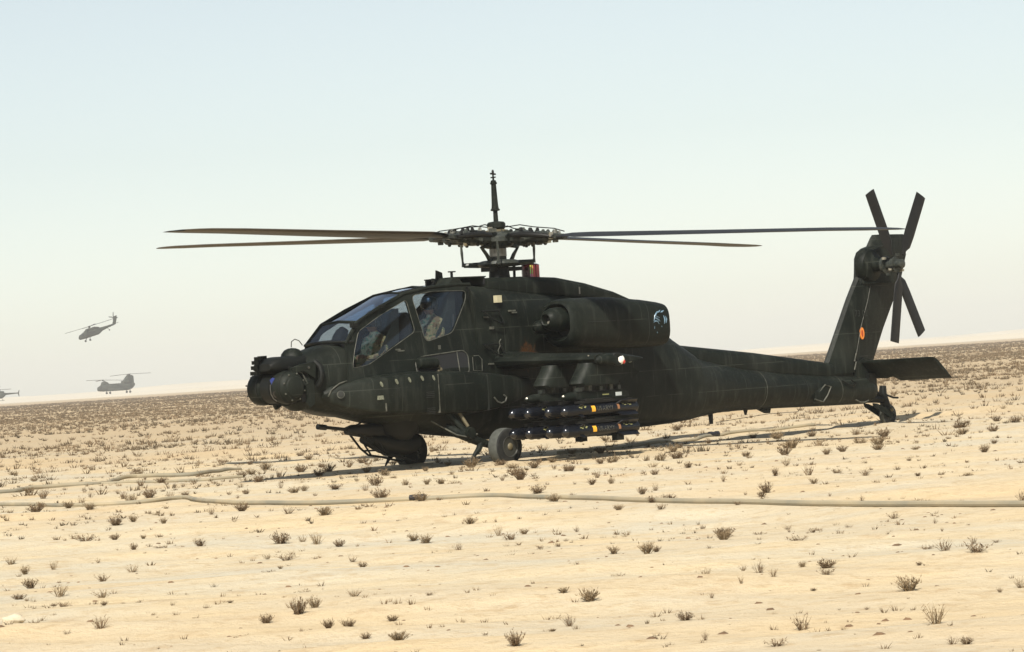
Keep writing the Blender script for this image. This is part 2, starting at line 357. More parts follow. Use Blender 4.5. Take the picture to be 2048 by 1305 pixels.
TUFTS = [(1.95,14.25,0.06,0.04),(1.89,14.29,0.07,0.04),(1.14,14.84,0.1,0.04),(1.94,15.19,0.13,0.11),(0.84,15.44,0.04,0.05),(-0.09,15.73,0.09,0.09),(1.34,15.75,0.11,0.09),(-0.69,16.41,0.11,0.06),(0.11,16.64,0.04,0.02),(-0.25,16.92,0.04,0.02),(0.83,17.07,0.09,0.06),(0.21,17.12,0.09,0.07),(-0.9,17.14,0.06,0.04),(1.82,17.18,0.04,0.02),(2.61,17.56,0.05,0.03),(-1.13,17.65,0.07,0.06),(2.76,17.79,0.09,0.07),(-1.02,17.91,0.06,0.05),(-1.05,17.94,0.09,0.06),(2.16,18.03,0.14,0.1),(-0.79,18.09,0.07,0.04),(1.05,18.27,0.04,0.04),(-1.53,18.32,0.08,0.06),(-2.49,18.34,0.11,0.08),(0.35,18.41,0.12,0.09),(1.66,18.5,0.04,0.02),(-1.36,18.55,0.11,0.11),(0.2,18.67,0.07,0.04),(1.26,18.8,0.04,0.06),(-1.28,18.86,0.08,0.08),(1.47,19.01,0.06,0.06),(-0.6,19.03,0.05,0.02),(1.79,19.06,0.09,0.04),(-2.28,19.16,0.04,0.02),(-1.07,19.36,0.1,0.06),(-1.84,19.46,0.04,0.02),(1.1,19.64,0.08,0.07),(2.45,19.82,0.04,0.03),(1.45,19.83,0.09,0.09),(-2.67,19.87,0.05,0.03),(1.88,19.93,0.12,0.07),(1.37,20.13,0.06,0.05),(-2.59,20.15,0.04,0.02),(2.87,20.2,0.15,0.07),(1.76,20.29,0.05,0.05),(2.69,20.39,0.13,0.09),(0.58,20.59,0.08,0.03),(-1.47,20.73,0.07,0.03),(-3.05,20.74,0.09,0.04),(-3.16,21.06,0.05,0.03),(2.67,21.11,0.1,0.04),(3.15,21.21,0.06,0.02),(3.03,21.45,0.06,0.06),(-2.9,21.53,0.13,0.07),(0.84,22.15,0.12,0.1),(-3.57,22.2,0.1,0.05),(-3.3,22.29,0.13,0.1),(0.93,22.65,0.07,0.05),(3,22.8,0.03,0.03),(-1.19,22.88,0.07,0.05),(0.63,22.88,0.09,0.07),(1.98,23.07,0.14,0.05),(2.33,23.52,0.08,0.06),(1.5,24.06,0.13,0.1),(2.2,24.24,0.07,0.03),(-2,24.41,0.09,0.03),(-3.85,24.51,0.12,0.09),(-3.32,24.7,0.11,0.07),(-1.93,24.76,0.05,0.03),(1.84,24.93,0.1,0.04),(-1.37,24.94,0.08,0.05),(2.1,25.22,0.04,0.03),(3.28,25.34,0.05,0.05),(0.11,25.41,0.07,0.03),(0.26,25.49,0.07,0.03),(2.63,25.82,0.08,0.04),(1.63,25.83,0.16,0.09),(-3.23,25.9,0.11,0.08),(-0.56,26.07,0.1,0.07),(2.18,26.29,0.08,0.04),(-2.01,26.48,0.16,0.06),(0.83,26.52,0.06,0.03),(3.1,26.58,0.12,0.07),(0.75,26.62,0.06,0.03),(-0.06,26.66,0.07,0.04),(-4.26,26.85,0.09,0.09),(-2.22,27.09,0.09,0.06),(0.34,27.15,0.06,0.04),(1.53,27.31,0.05,0.05),(-4.1,27.4,0.09,0.09),(-3.76,27.77,0.05,0.05),(0.89,27.78,0.09,0.06),(-0.13,27.89,0.15,0.06),(-0.88,27.95,0.12,0.09),(3.53,28.15,0.15,0.07),(-4.61,28.32,0.12,0.09),(-0.24,28.33,0.08,0.12),(-0.01,28.35,0.09,0.06),(0.46,28.36,0.06,0.06),(4.47,28.4,0.11,0.11),(-1.68,28.5,0.11,0.08),(3.3,28.51,0.04,0.04),(3.94,28.54,0.06,0.04),(-1.01,28.56,0.11,0.08),(-1.91,28.93,0.13,0.13),(-2.25,29.05,0.17,0.13),(-2.99,29.06,0.11,0.08),(-2.05,29.1,0.09,0.08),(3.13,29.3,0.06,0.06),(1.27,29.41,0.11,0.05),(1.99,29.47,0.09,0.04),(-0.51,29.49,0.13,0.08),(-3.66,29.56,0.08,0.08),(-3.44,29.74,0.1,0.03),(0.89,29.78,0.1,0.06),(2.89,29.86,0.04,0.04),(2.32,30.77,0.09,0.06),(-4,30.85,0.1,0.07),(-4.29,30.9,0.2,0.08),(-3.74,31.01,0.07,0.05),(1.27,31.1,0.12,0.08),(1.44,31.23,0.15,0.08),(2.2,31.35,0.05,0.04),(2.42,31.58,0.14,0.13),(4.46,31.65,0.1,0.06),(-2.04,32.42,0.16,0.11),(0.32,32.54,0.16,0.09),(-3.72,32.66,0.09,0.07),(4.1,32.78,0.08,0.04),(-4.23,32.79,0.16,0.12),(1.24,32.82,0.11,0.09),(3.03,32.88,0.13,0.08),(-2.45,32.98,0.14,0.09),(-4.09,33.13,0.11,0.09),(-3.29,33.37,0.09,0.09),(-1.07,33.39,0.16,0.11),(0.52,33.52,0.09,0.05),(3.64,33.64,0.15,0.08),(1.41,33.68,0.09,0.09),(-3,33.73,0.16,0.11),(3.1,34.16,0.15,0.14),(2.18,34.37,0.07,0.09),(-4.02,34.53,0.07,0.05),(4.62,34.55,0.09,0.03),(0.16,34.79,0.17,0.11),(2.8,34.95,0.09,0.1),(0.99,35.35,0.08,0.08),(3.52,35.39,0.11,0.07),(0.78,35.45,0.12,0.08),(-1.62,35.95,0.21,0.16),(4.51,36.8,0.07,0.04),(1.57,37.31,0.1,0.1),(0.89,37.4,0.12,0.1),(-2.47,37.75,0.08,0.06),(5.53,37.75,0.13,0.11),(-5.17,37.77,0.16,0.1),(-5.82,37.79,0.22,0.12),(3.21,38.31,0.12,0.12),(-0.02,38.45,0.19,0.17),(-1.93,38.96,0.11,0.11),(-0.82,39,0.15,0.08),(2.69,39.08,0.1,0.06),(-3.53,39.16,0.07,0.05),(-1.02,39.65,0.13,0.09),(-1.19,39.66,0.11,0.09),(2.09,39.72,0.11,0.09),(-0.25,39.75,0.09,0.09),(-1.48,40.15,0.09,0.13),(-5.79,40.31,0.17,0.11),(-4.99,40.38,0.15,0.13),(1.68,40.56,0.18,0.09),(-2.93,40.61,0.18,0.11),(-3.59,41.13,0.09,0.09),(-2.44,41.22,0.18,0.09),(-5.75,41.26,0.13,0.13),(-2.85,41.32,0.11,0.09),(-4.6,41.35,0.13,0.11),(-1.93,41.54,0.2,0.16),(3.01,41.76,0.13,0.08),(4.26,41.85,0.15,0.1),(0.86,41.86,0.09,0.07),(-3.88,41.89,0.09,0.06),(-5.16,41.97,0.11,0.07),(-4.47,41.99,0.14,0.09),(0.61,42.03,0.14,0.11),(3.5,42.12,0.08,0.06),(0.44,42.71,0.12,0.07),(1.08,42.86,0.12,0.09),(-3.28,42.97,0.09,0.12),(0.18,43.24,0.19,0.12),(-3.85,43.32,0.12,0.09),(3.09,43.45,0.15,0.09),(-5.98,43.82,0.12,0.09),(-5.14,43.95,0.12,0.08),(-5.64,44.17,0.1,0.07),(2.18,44.47,0.19,0.12),(-0.12,44.6,0.19,0.1),(-3.82,45.88,0.2,0.15)]
def hose_y(x): return 35.2 - 1.55 * x if x > -0.5 else 35.2 - 1.0 * (x + 0.5)
def zone(x, y):
    u = x / (0.162 * y)
    c = 'near the left edge' if u < -0.7 else 'left of the nose' if u < -0.45 else 'below the nose' if u < -0.2 else 'below the main wheels' if u < 0.05 else 'below the wing' if u < 0.3 else 'below the tail boom' if u < 0.65 else 'near the right edge'
    if y < 20: return 'on the nearest sand, ' + c
    if y < 25: return 'on near open sand, ' + c
    if y < hose_y(x): return 'in front of the long hose, ' + c
    if y < hose_y(x) + 1.2: return 'against the long hose, ' + c
    if y < 46: return 'behind the long hose, ' + c
    return 'on sand around the helicopter, ' + c
pts = list(TUFTS); rg = random.Random(5)
while len(pts) < 292:
    y = rg.uniform(41, 60); x = rg.uniform(-0.168 * y, 0.168 * y)
    if all((x - a) ** 2 + (y - b) ** 2 > 0.16 for a, b, _, _ in pts):
        s = rg.uniform(0.09, 0.23); pts.append((x, y, s, s * rg.uniform(0.55, 0.8)))
for i, (x, y, w, h) in enumerate(pts):
    w *= 1.25; h *= 1.08
    form = 'low' if h < 0.42 * w else ('bushy' if (w > 0.17 and rg.random() < 0.75) else ('wispy' if rg.random() < 0.55 else 'bushy'))
    me = rg.choice([m for k, m in SHRUB if k == form])
    o = bpy.data.objects.new('desert_shrub', me); COL.objects.link(o)
    o.location = (x, y, float(gz(x, y))); o.rotation_euler = (0, 0, rg.uniform(0, 6.28))
    zs = h / {'wispy': 0.95, 'bushy': 0.8, 'low': 0.5}[form]; o.scale = (w, w, zs)
    size = 'tiny' if w < 0.12 else ('small' if w < 0.24 else 'larger')
    look = {'wispy': 'wispy twiggy', 'bushy': 'bushy grey-brown', 'low': 'low flattened'}[form]
    lab = f'{size} {look} dry shrub {zone(x, y)}'
    tag(o, lab, 'shrub', lab.replace('dry shrub', 'dry shrubs'))
# the countless rest of the scrub, out to the horizon
def scatter(y0, y1, dens):
    n = int(dens * 0.162 * 1.35 * (y1 ** 2 - y0 ** 2)); y = np.sqrt(RNG.uniform(y0 ** 2, y1 ** 2, n)); x = RNG.uniform(-1, 1, n) * (0.162 * 1.35 * y)
    return x, y
xs, ys = [], []
for y0, y1, d in ((44, 62, 1.0), (62, 130, 2.6), (130, 300, 2.2), (300, 520, 0.7), (520, 900, 0.22)):
    a, b = scatter(y0, y1, d); xs.append(a); ys.append(b)
a = RNG.uniform(-1, 1, 260) * 12; b = RNG.uniform(13, 62, 260); k = np.abs(a) > 0.17 * b; xs.append(a[k]); ys.append(b[k])   # outside the frame it goes on
x = np.concatenate(xs); y = np.concatenate(ys); n = len(x); far = np.clip((y - 200) / 500, 0, 1)
patch = np.sin(x * 0.21 + 1.3) * np.sin(y * 0.13) + np.sin(x * 0.07 + y * 0.05); keep = RNG.random(n) < np.clip(0.75 + 0.4 * patch + 0.35 * np.sin(x * 0.9 + 0.4 * y) * np.sin(y * 0.63 - 0.3 * x), 0.06, 1); x = x[keep]; y = y[keep]; n = len(x); far = far[keep]
keep = ~((np.abs((x + 0.145) * -0.7037 + (y - 49.39) * -0.7105) < 6.5) & (np.abs((x + 0.145) * 0.7105 + (y - 49.39) * -0.7037) < 1.3)); x = x[keep]; y = y[keep]; n = len(x); far = far[keep]
near = np.clip(1 - (y - 55) / 60, 0, 1); sz = RNG.uniform(0.10, 0.36, n) * (1 + 0.9 * far) * (1 - 0.22 * near); z0 = gz(x, y) * np.clip(1 - (np.hypot(x, y) - 60) / 200, 0, 1) - 0.02
# tiny dry sprigs between the shrubs
k = 5200; b = np.sqrt(RNG.uniform(12.5 ** 2, 64 ** 2, k)); a = RNG.uniform(-0.21, 0.21, k) * b; cl_ = np.sin(a * 1.9 + 2) * np.sin(b * 1.1) + np.sin(a * 0.7 + b * 0.5); kp = RNG.random(k) < np.clip(0.5 + 0.45 * cl_, 0.05, 1); a = a[kp]; b = b[kp]
x = np.concatenate([x, a]); y = np.concatenate([y, b]); z0 = np.concatenate([z0, gz(a, b) - 0.006]); sz = np.concatenate([sz, RNG.uniform(0.02, 0.085, len(a)) * (0.7 + b / 60)]); far = np.concatenate([far, 0 * a]); near = np.concatenate([near, 0 * a + 1.15]); n = len(x)
NB = 12; V = np.zeros((n, NB, 3, 3), np.float32)
for j in range(NB):
    a = RNG.uniform(0, 6.28, n); r = RNG.uniform(0, 0.25, n) * sz; ox = x + np.cos(a) * r; oy = y + np.sin(a) * r
    b = a + RNG.uniform(-0.6, 0.6, n); le = RNG.uniform(0.05, 0.5, n) * sz; hh = RNG.uniform(0.18, 0.56, n) * sz; c = RNG.uniform(0, 3.14, n); ww = (0.05 + 0.06 * far - 0.02 * near) * sz + 0.006 - 0.0045 * (sz < 0.09)
    V[:, j, 0] = np.stack([ox - np.cos(c) * ww, oy - np.sin(c) * ww, z0], -1); V[:, j, 1] = np.stack([ox + np.cos(c) * ww, oy + np.sin(c) * ww, z0], -1)
    V[:, j, 2] = np.stack([ox + np.cos(b) * le, oy + np.sin(b) * le, z0 + hh], -1)
V = V.reshape(-1, 3)
sc = fast_mesh('scrub', V, np.arange(len(V)), np.full(len(V) // 3, 3), 'far_scrub'); tag(sc, 'countless dry shrubs covering the plain to the horizon', 'scrub', kind='stuff')
# loose clods and pebbles
n = 2600; y = np.sqrt(RNG.uniform(13 ** 2, 75 ** 2, n)); x = RNG.uniform(-0.2, 0.2, n) * y; s = RNG.uniform(0.004, 0.013, n) * RNG.choice([1, 1, 1.6], n); z = gz(x, y)
base = np.array([(1, 0, 0), (0.4, 0.9, 0), (-0.7, 0.7, 0), (-0.9, -0.4, 0), (0.2, -1, 0), (0.35, 0.25, 0.8), (-0.4, 0.1, 0.7), (0.1, -0.5, 0.65)])
tri = np.array([(0, 1, 5), (1, 2, 6), (1, 6, 5), (2, 3, 6), (3, 4, 7), (3, 7, 6), (4, 0, 7), (0, 5, 7), (5, 6, 7)])
P = base[None] * (s[:, None, None] * RNG.uniform(0.7, 1.3, (n, 8, 3))) * np.array([1.7, 1.1, 0.9]); P += np.stack([x, y, z - 0.003], -1)[:, None]
I = (tri[None] + 8 * np.arange(n)[:, None, None]).reshape(-1)
cl = fast_mesh('clods', P.reshape(-1, 3), I, np.full(len(I) // 3, 3), 'clod'); tag(cl, 'small brown clods and pebbles strewn over the sand', 'pebbles', kind='stuff')

# the white stone at the lower left
bm = bmesh.new(); bmesh.ops.create_icosphere(bm, subdivisions=3, radius=1)
for v in bm.verts:
    p = v.co; f = 1 + 0.18 * math.sin(3.1 * p.x + 1) * math.sin(2.7 * p.y) + 0.10 * math.sin(7 * p.z + 2 * p.x) + 0.06 * math.sin(11 * p.x + 5 * p.y)
    v.co = Vector((p.x * 0.066 * f, p.y * 0.05 * f, p.z * 0.036 * f + 0.008))
me = bpy.data.meshes.new('stone'); bm.to_mesh(me); bm.free(); me.materials.append(M['white_stone']); me.polygons.foreach_set('use_smooth', [True] * len(me.polygons))
st = bpy.data.objects.new('stone', me); COL.objects.link(st); st.location = (-3.14, 19.25, float(gz(-3.14, 19.25)) + 0.01); tag(st, 'pale whitish stone lying on the sand at the lower left', 'stone')
# fuel hoses
def smooth_path(p, n=6):
    out = []
    for i in range(len(p) - 1):
        p0, p1, p2, p3 = (Vector(p[max(i - 1, 0)]), Vector(p[i]), Vector(p[i + 1]), Vector(p[min(i + 2, len(p) - 1)]))
        for k in range(n):
            t = k / n; out.append(0.5 * ((2 * p1) + (p2 - p0) * t + (2 * p0 - 5 * p1 + 4 * p2 - p3) * t * t + (3 * p1 - p0 - 3 * p2 + p3) * t ** 3))
    out.append(Vector(p[-1])); return out
def hose(name, path, r, label, mat='hose', bury=0.25):
    pp = smooth_path(path); pts = [(p.x, p.y, float(gz(p.x, p.y)) + r * (1 - bury) + r * .12 * math.sin(p.x * 2.3 + p.y * .9)) for p in pp]
    return tag(MB().tube(pts, r, 10).build(name, mat), label, 'hose')
h = hose('fuel_hose', H1, 0.029, 'long tan fuel hose snaking across the whole foreground')
i0 = Vector((-1.15, 35.27, float(gz(-1.15, 35.27)) + 0.036)); dv = Vector((0.5, -0.2, 0)).normalized()
cp = MB().lathe(i0 - dv * 0.22, dv, [(0.10, 0.026), (0.10, 0.0305), (0.14, 0.0305), (0.14, 0.034), (0.16, 0.034), (0.16, 0.030), (0.24, 0.030), (0.24, 0.034), (0.26, 0.034), (0.26, 0.0305), (0.29, 0.0305), (0.29, 0.026)], 14).build('coupling', 'coupling', h)
hose('fuel_hose', [(-10.5,47.5),(-8.0,48.46),(-7.71,49.3),(-7.18,49.7),(-6.67,49.9),(-6.52,50.9),(-6.25,51.5),(-5.56,51.1),(-5.18,51.3),(-5.01,52.2),(-4.71,53.08)], 0.036, 'upper of two hoses at left, its dark open end near the nose')
hose('fuel_hose', [(-6.6,49.75),(-6.17,49.6),(-5.51,48.9),(-4.9,48.23),(-4.29,48.63)], 0.028, 'lower of two hoses at left, ending short of the helicopter nose', bury=0.5)
h4 = hose('fuel_hose', [(0.6,50.8),(1.54,51.6),(2.23,53.2),(2.94,54.5),(3.44,55.4),(3.9,55.9),(4.57,56.3),(5.3,56.9)], 0.032, 'straight grey hose on the sand behind the tail boom', bury=0.35)
MB().lathe((3.40, 55.33, float(gz(3.4, 55.3)) + 0.05), (0.68, 0.73, 0), [(-.12, .03), (-.12, .05), (-.05, .05), (-.05, .042), (.05, .042), (.05, .05), (.12, .05), (.12, .03)], 14).build('coupling', 'coupling', h4)

# ---------------------------------------------------------------- the attack helicopter (x forward, y to its left, z up)
PSI = 0.7902
HM = Matrix.Translation((-0.145, 49.389, 0.0)) @ Matrix.Rotation(PI + PSI, 4, 'Z')
heli = tag(empty('attack_helicopter', HM), 'dark olive attack helicopter parked on the sand with missiles under its wing', 'helicopter')
def both(o): mirror_copy(o); return o
def pair(name, mat, fn, parent=heli):
    a = MB(); fn(a); o = a.build(name, mat, parent); mirror_copy(o); return o
SY = lambda z: 0.56 - 0.17 * (z - 1.3)                       # slope of the cockpit side wall
# --- nose, lower hull and middle fuselage
MB().loft([sec(4.36, 1.10, 1.74, 0.24, 1.42), sec(4.33, 1.04, 1.80, 0.30, 1.42), sec(4.10, 0.97, 1.89, 0.40, 1.42), sec(3.88, 0.93, 1.935, 0.45, 1.40), sec(3.70, 0.90, 1.955, 0.475, 1.40, nt=3.2)]).build('nose', 'hull', heli)
MB().loft([sec(3.86, 0.93, 1.42, 0.43, 1.25), sec(3.70, 0.90, 1.50, 0.50, 1.25, nt=5), sec(3.2, 0.78, 1.50, 0.545, 1.25, nt=6), sec(2.5, 0.62, 1.52, 0.55, 1.2, nt=6), sec(1.7, 0.48, 1.60, 0.55, 1.15, nt=6), sec(0.85, 0.38, 1.60, 0.55, 1.1, nt=6)]).build('lower_hull', 'hull', heli)
MB().loft([sec(1.06, 0.42, 2.735, 0.50, 1.4, nb=3.5, nt=5.5), sec(0.95, 0.38, 2.73, 0.53, 1.4, nb=3.5, nt=5.0), sec(0.3, 0.32, 2.66, 0.57, 1.4, nb=3.5, nt=4.4), sec(-0.6, 0.30, 2.58, 0.58, 1.4, nb=3.5, nt=4), sec(-1.5, 0.30, 2.50, 0.58, 1.3, nb=3.5, nt=3.6), sec(-2.3, 0.31, 2.40, 0.58, 1.2, nb=3.2, nt=3.2),
           sec(-3.0, 0.32, 2.12, 0.56, 1.1, nb=3, nt=3), sec(-3.6, 0.34, 1.78, 0.53, 1.0, nb=2.8, nt=2.6), sec(-4.1, 0.37, 1.50, 0.50, 0.95)]).build('middle_fuselage', 'hull', heli)
MB().loft([sec(-3.95, 0.36, 1.50, 0.505, 0.95, 2.4, 2.4), sec(-4.45, 0.41, 1.36, 0.47, 0.9, 2.3, 2.3), sec(-4.9, 0.45, 1.27, 0.425, 0.87, 2.2, 2.2), sec(-5.5, 0.455, 1.17, 0.37, 0.82, 2.1, 2.1), sec(-6.5, 0.44, 1.05, 0.32, 0.76, 2, 2), sec(-7.6, 0.415, 0.955, 0.275, 0.69, 2, 2), sec(-8.5, 0.395, 0.90, 0.255, 0.65, 2, 2),
           sec(-8.86, 0.39, 0.885, 0.25, 0.64, 2, 2), sec(-9.02, 0.42, 0.86, 0.215, 0.64, 2, 2), sec(-9.10, 0.50, 0.78, 0.14, 0.64, 2, 2), sec(-9.12, 0.60, 0.68, 0.05, 0.64, 2, 2)]).build('tail_boom', 'hull', heli)
MB().loft([sec(-3.5, 1.30, 1.76, 0.17, 1.5, 3, 3), sec(-3.95, 1.2, 1.625, 0.16, 1.4, 3, 3), sec(-5.9, 1.0, 1.415, 0.14, 1.2, 3, 3), sec(-7.9, 0.85, 1.155, 0.115, 1.0, 3, 3), sec(-8.5, 0.80, 1.06, 0.10, 0.95, 3, 3)]).build('drive_shaft_cover', 'hull', heli)
for x in (-4.42, -5.86, -7.0, -7.98):                            # seams round the boom
    k = [s for s in ((-3.95, .36, 1.50, .505, .95), (-4.45, .41, 1.36, .47, .9), (-4.9, .45, 1.27, .425, .87), (-5.5, .455, 1.17, .37, .82), (-6.5, .44, 1.05, .32, .76), (-7.6, .415, .955, .275, .69), (-8.5, .395, .90, .255, .65))]
    i = max(j for j in range(len(k) - 1) if k[j][0] >= x); f = (x - k[i][0]) / (k[i + 1][0] - k[i][0]); v = [k[i][c] + (k[i + 1][c] - k[i][c]) * f for c in range(5)]
    MB().loft([sec(x + dx, v[1] - .004, v[2] + .004, v[3] + .004, v[4], 2.05, 2.05) for dx in (-.006, .006)], cap=False).build('boom_seam', 'worn_edge' if x in (-5.86, -7.98) else 'stencil_dark', heli)
# --- cheek fairings with marks
def cheek(b):
    st = [(4.17, .40, 1.26, 1.15), (4.08, .47, 1.30, 1.07), (3.85, .58, 1.35, .985), (3.5, .71, 1.395, .905), (3.1, .81, 1.425, .86), (2.6, .855, 1.44, .835), (2.0, .865, 1.42, .805), (1.4, .865, 1.38, .785), (1.0, .86, 1.335, .82), (.6, .845, 1.285, .90), (.28, .83, 1.25, 1.0)]
    rings = []
    for x, y, zt, zb in st:
        c = 0.055; rings.append([(x, .20, zt + .03), (x, y - c * 1.6, zt + .012), (x, y - c * .5, zt - .012), (x, y, zt - c), (x, y + .004, (zt + zb) / 2), (x, y - .01, zb + c), (x, y - c * .6, zb + .012), (x, y - c * 2, zb - .006), (x, .20, zb - .03)])
    b.loft(rings)
cheeks = pair('cheek_fairing', 'hull', cheek)
for x, zz in ((3.35, 1.30), (3.10, 1.325), (2.86, 1.34), (2.62, 1.35), (2.39, 1.345)):
    y = .81 + .045 * min(1, max(0, (3.1 - x) / .5)) if x < 3.1 else .81 - (x - 3.1) * .25
    MB().prism([(.022 * math.cos(a) + .5 * .03 * math.sin(a), .04 * math.sin(a)) for a in [k * PI / 6 for k in range(12)]], lambda a, c: (x + a, y - .01, zz + c), lambda a, c: (x + a, y + .011, zz + c)).build('paint_spot', 'spot_paint', heli)
for x, z0, z1, m in ((2.30, .82, 1.40, 'worn_edge'), (1.27, .80, 1.36, 'stencil_dark'), (3.32, .90, 1.02, 'worn_edge')): box('panel_seam', m, heli, x - .004, x + .004, .80, .8715 if x < 3 else .775, z0, z1)
for zc in (1.10, 0.86):                                           # louvre rows
    for k in range(4): box('louvre', 'stencil_dark', heli, 2.40, 2.56, .85, .870, zc - .045 + k * .026, zc - .035 + k * .026)
box('data_plate', 'spot_paint', heli, 3.32, 3.43, .70, .755, 1.075, 1.135)
lathe('formation_light', 'stencil_dark', heli, (3.98, .545, 1.19), (.55, .83, 0), [(0, .045), (.012, .045), (.014, .035)]); lathe('light_rim', 'worn_edge', heli, (3.98, .541, 1.19), (.55, .83, 0), [(0, .058), (.010, .058), (.010, .046)])
tube('tie_down_hook', 'worn_edge', heli, [(1.16, .875, .99), (1.10, .885, .92), (1.02, .89, .895), (.93, .885, .92), (.90, .88, .98), (.95, .875, 1.02)], .012)
tube('front_latch_cord', 'worn_edge', heli, [(4.13, .43, 1.17), (4.10, .475, 1.26), (4.05, .49, 1.30), (3.95, .50, 1.355), (3.82, .52, 1.385)], .009)
# --- cockpit
OUT = [(3.80, 1.32), (3.74, 1.93), (3.44, 2.235), (2.98, 2.43), (2.40, 2.635), (1.85, 2.715), (1.30, 2.745), (0.98, 2.74), (0.98, 1.32)]
def rounded(poly, r, n=4):
    out = []
    for i, p in enumerate(poly):
        p = Vector(p); a = (Vector(poly[i - 1]) - p); b = (Vector(poly[(i + 1) % len(poly)]) - p); ra = min(r, a.length * .4); rb = min(r, b.length * .4)
        a = p + a.normalized() * ra; b = p + b.normalized() * rb
        for k in range(n + 1): t = k / n; out.append(tuple(a * (1 - t) ** 2 + p * 2 * t * (1 - t) + b * t * t))
    return out
WIN1 = rounded([(3.69, 1.56), (3.60, 1.80), (3.45, 2.10), (2.98, 2.315), (2.37, 2.545), (2.30, 2.06), (3.36, 1.60)], .07)
WIN2 = rounded([(2.245, 2.60), (1.80, 2.655), (1.09, 2.645), (1.13, 2.50), (1.53, 2.01), (2.12, 1.89)], .09)
def side_wall(b): b.holed(OUT, [WIN1, WIN2], lambda x, z: (x, SY(z), z), lambda x, z: (x, SY(z) - .035, z))
pair('canopy_side', 'hull', side_wall)
for wn in (WIN1, WIN2):
    pair('side_window', 'glass', lambda b: b.prism(wn, lambda x, z: (x, SY(z) - .014, z), lambda x, z: (x, SY(z) - .020, z)))
    pair('window_seal', 'worn_edge', lambda b: b.tube([(x, SY(z) + .002, z) for x, z in wn + wn[:2]], .0045, 6))
FW = 0.045
def bar(b, p, q, r=.022, f=1.0): b.tube([p, q], r, 8, flat=f)
# frames across and along the roof
for x, z in ((3.74, 1.945), (3.44, 2.235), (2.42, 2.64), (1.90, 2.715), (1.22, 2.755)): tube('canopy_cross_frame', 'hull', heli, [(x, SY(z), z), (x - .01, 0, z + .03), (x, -SY(z), z)], .024 if x > 3.4 else .018)
pair('canopy_rail', 'hull', lambda b: b.tube([(x, SY(z) - .005, z) for x, z in OUT[1:8]], .028, 8))
def roofpane(name, a, c, mat):
    MB().loft([[(x, SY(z) * k - .0, z + .028 * (1 - k * k) + dz) for k in (-1, -.6, -.2, .2, .6, 1)] + [(x, SY(z) * k, z + .028 * (1 - k * k) + dz - .006) for k in (1, .6, .2, -.2, -.6, -1)] for x, z, dz in (a + (-.004,), c + (-.004,))]).build(name, mat, heli)
roofpane('windshield', (3.735, 1.95), (3.45, 2.23), 'glass')
roofpane('roof_window', (3.43, 2.24), (2.43, 2.635), 'roof_glass'); roofpane('roof_window', (2.41, 2.64), (1.91, 2.712), 'roof_glass'); roofpane('roof_window', (1.89, 2.716), (1.23, 2.752), 'roof_glass')
MB().loft([[(x, y, z) for y, z in ((-SY(zz), zz), (0, zz + .035), (SY(zz), zz), (SY(zz), zz - .05), (0, zz - .02), (-SY(zz), zz - .05))] for x, zz in ((1.24, 2.75), (.95, 2.74))]).build('roof_skin', 'hull', heli)
tube('windshield_wiper', 'black_metal', heli, [(3.52, .43, 2.19), (3.30, .42, 2.31), (2.75, .40, 2.53)], .011); box('wiper_motor', 'black_metal', heli, 3.48, 3.58, .39, .47, 2.16, 2.225); box('wiper_hinge', 'black_metal', heli, 2.90, 2.99, .40, .445, 2.44, 2.475)
tube('windshield_base_seal', 'black_metal', heli, [(3.60, .47, 1.955), (3.75, .40, 1.955), (3.82, .2, 1.965), (3.85, 0, 1.97), (3.82, -.2, 1.965), (3.75, -.40, 1.955)], .022)
# inside: floor, bulkheads, panels, seats
MB().box(.99, 3.66, -.50, .50, 1.46, 1.50).build('cockpit_floor', 'dark_inside', heli)
MB().prism([(-.47, 1.5), (.47, 1.5), (.36, 2.70), (-.36, 2.70)], lambda y, z: (1.02, y, z), lambda y, z: (1.06, y, z)).build('rear_bulkhead', 'dark_inside', heli)
MB().prism([(-.40, 1.5), (.40, 1.5), (.33, 2.28), (.18, 2.36), (-.18, 2.36), (-.33, 2.28)], lambda y, z: (2.26 + (z - 1.5) * -.05, y, z), lambda y, z: (2.36 + (z - 1.5) * -.05, y, z)).build('instrument_panel', 'dark_inside', heli)
MB().prism([(-.33, 1.5), (.33, 1.5), (.30, 1.93), (.22, 2.00), (-.22, 2.00), (-.30, 1.93)], lambda y, z: (3.46, y, z), lambda y, z: (3.62, y, z)).build('instrument_panel', 'dark_inside', heli)
MB().lathe((3.44, .0, 2.02), (-.6, 0, .8), [(-.10, .10), (.0, .11), (.10, .10), (.13, .075), (.16, .075)], 14).build('sight_eyepiece', 'dark_inside', heli)
for zz, xx in ((1.5, 2.55), (1.72, 1.35)):
    MB().prism([(xx, zz), (xx + .12, zz), (xx + .07, zz + .86), (xx + .0, zz + .92), (xx - .10, zz + .92), (xx - .08, zz + .5)], lambda x, z: (x, -.30, z), lambda x, z: (x, .26, z)).build('seat_back', 'seat', heli)
    MB().prism([(xx + .08, zz), (xx + .58, zz + .05), (xx + .58, zz + .16), (xx + .08, zz + .12)], lambda x, z: (x, -.24, z), lambda x, z: (x, .24, z)).build('seat_pan', 'seat', heli)
    MB().prism([(xx - .05, zz), (xx + .75, zz), (xx + .72, zz + .30), (xx + .30, zz + .62), (xx + .05, zz + .78), (xx - .05, zz + .78)], lambda x, z: (x, -.335, z), lambda x, z: (x, -.31, z)).build('seat_sky_screen', 'dark_inside', heli)  # dark panel added to block sky showing through the far windows
    pair('seat_armour', 'seat', lambda b: b.prism([(xx + .02, zz + .02), (xx + .42, zz + .06), (xx + .36, zz + .26), (xx + .10, zz + .62), (xx - .02, zz + .66)], lambda x, z: (x, .245, z), lambda x, z: (x, .268, z)))
